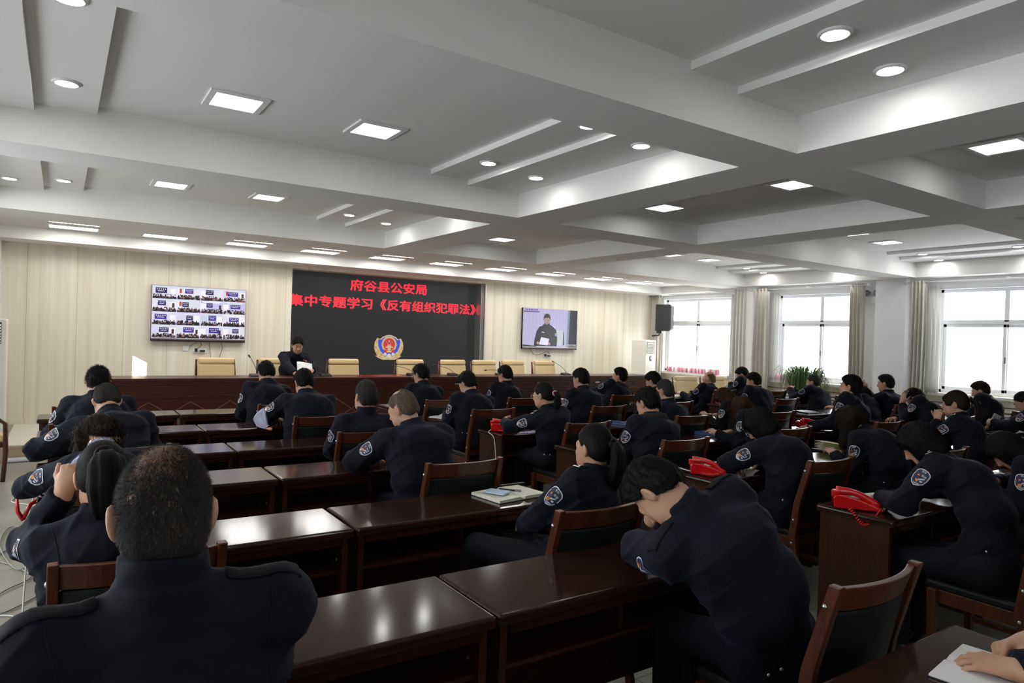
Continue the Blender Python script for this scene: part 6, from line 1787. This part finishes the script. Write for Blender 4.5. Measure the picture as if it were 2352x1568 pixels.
def paper(x, y, rz, w, d, label, m='paper', z=.7602, n=3, name='paper_sheet'):
    t = thing(name, label, 'paper', (x, y, z), rz, 'papers on the desks')
    for k in range(n):
        b = MB(); a_ = (k - n / 2) * .07; ca, sa = math.cos(a_), math.sin(a_)
        pts = [(-w / 2, -d / 2), (w / 2, -d / 2), (w / 2, d / 2), (-w / 2, d / 2)]
        b.hexa([(x_ * ca - y_ * sa, x_ * sa + y_ * ca, .0012 * k) for x_, y_ in pts], [(x_ * ca - y_ * sa, x_ * sa + y_ * ca, .0012 * k + .001) for x_, y_ in pts]); b.build('sheet', M[m], t)
paper(4.18, 3.27, -.3, .21, .29, 'pale papers under the sleeve of the woman with tousled short hair', 'cream_paper')
paper(4.12, 2.13, -.2, .21, .28, 'handwritten white papers before the woman with the smooth bob')
paper(4.36, 4.46, .1, .21, .29, 'white sheet beside the large man in the fur collar')
paper(9.36, 3.30, -.3, .21, .29, 'loose papers on the desk before the man with a held sheet')
paper(3.62, 5.40, 1.2, .18, .10, 'slip of paper under the third row\'s red telephone', n=1) if False else None
open_book(3.53, 6.56, .4, .30, .21, 'white open booklet at the aisle end, before the man reading it', 'paper', .012, 'dark_cover', lift=.06)
open_book(3.86, 5.50, .2, .30, .20, 'white booklet under the hand of the woman with glasses', 'paper', .008)
open_book(8.55, 7.85, .1, .42, .28, 'large open notebook before the bald man', 'cream_paper', .02)
open_book(4.85, 7.92, .0, .40, .24, 'white open folder on the first row, middle block\'s aisle part', 'paper', .02)
open_book(6.05, 7.92, .0, .36, .24, 'white open folder on the first row, middle block\'s centre', 'paper', .02)
open_book(6.25, 4.46, -.2, .32, .24, 'yellow-paged notebook on the fourth row, left of the telephone', 'yellow_paper', .02)
book(8.50, 5.42, -.1, .22, .17, .016, 'dark_cover', 'dark tablet folder on the desk in front of the plant', name='tablet_folder')
book(8.62, 5.56, -.2, .24, .17, .012, 'blue_cover', 'thin blue pad behind the tablet folder', name='note_pad')
book(5.62, 2.06, -.3, .16, .23, .03, 'dark_cover', 'stack of dark books beside the woman lying low', name='closed_book')
book(3.90, 1.98 + .1, 0, .07, .13, .012, 'dark_cover', 'dark phone-sized case by the bobbed woman\'s hand', name='phone_case') if False else None
rows = [[(8.94 + .20 * i / 6, 3.40 + .02 * math.sin(j), .80 + .17 * j / 4 - .05 * i / 6 * j / 4) for i in range(7)] for j in range(5)]
sheet('held_paper', rows, M['paper'], 'white sheet of paper held upright by the man at the far right', thick=.0015)
paper(2.04, 1.95, .5, .10, .14, 'grey-white slip of paper by the slumped man\'s elbow', n=1, name='paper_slip')
# nearest desk
open_book(2.18, .835, .13, .30, .17, 'small open white notebook under the writing hands', 'paper', .007, z=.7602, writing=False)
pen(2.275, .80, .797, -.15, 'white pen in the fingers at the nearest desk', 'white_plastic', .13, -.42)

# ---------------------------------------------------------------- hanging grass plant
t = thing('potted_grass_plant', 'bushy green arching-leaved plant in front of the second window', 'plant', (11.45, 7.42, 0))
b = MB(); b.lathe([(.001, 0), (.15, 0), (.16, .02), (.19, .62), (.205, .64), (.205, .68), (.18, .68), (.17, .62), (.001, .62)], seg=28); b.build('pot', M['pot'], t, smooth=True)
b = MB(); R2 = random.Random(12)
for k in range(420):
    a_ = R2.uniform(0, 2 * math.pi); l_ = R2.uniform(.32, .72); up = R2.uniform(.25, 1.0) ; w_ = R2.uniform(.006, .013); r0 = R2.uniform(0, .12)
    dirx, diry = math.cos(a_), math.sin(a_); px_, py_ = -diry, dirx
    pts = []; n = 9
    top = .42 + .34 * up; reach = .16 + .34 * R2.random()
    for i in range(n):
        u = i / (n - 1)
        r_ = r0 + reach * (1 - (1 - u) ** 1.6)
        z = .64 + top * (math.sin(min(u * 1.9, 1.571)) ) - max(0, u - .5) ** 1.6 * (1.9 * l_) * 1.35
        pts.append((r_, z))
    vs = []; 
    for i, (r_, z) in enumerate(pts):
        ww = w_ * (1 - (i / (n - 1)) ** 2 * .9)
        vs += [(dirx * r_ + px_ * ww, diry * r_ + py_ * ww, z), (dirx * r_ - px_ * ww, diry * r_ - py_ * ww, z + .003)]
    b.add(vs, [(2 * i, 2 * i + 1, 2 * i + 3, 2 * i + 2) for i in range(n - 1)])
b.build('foliage', M['leaf'], t, smooth=True)
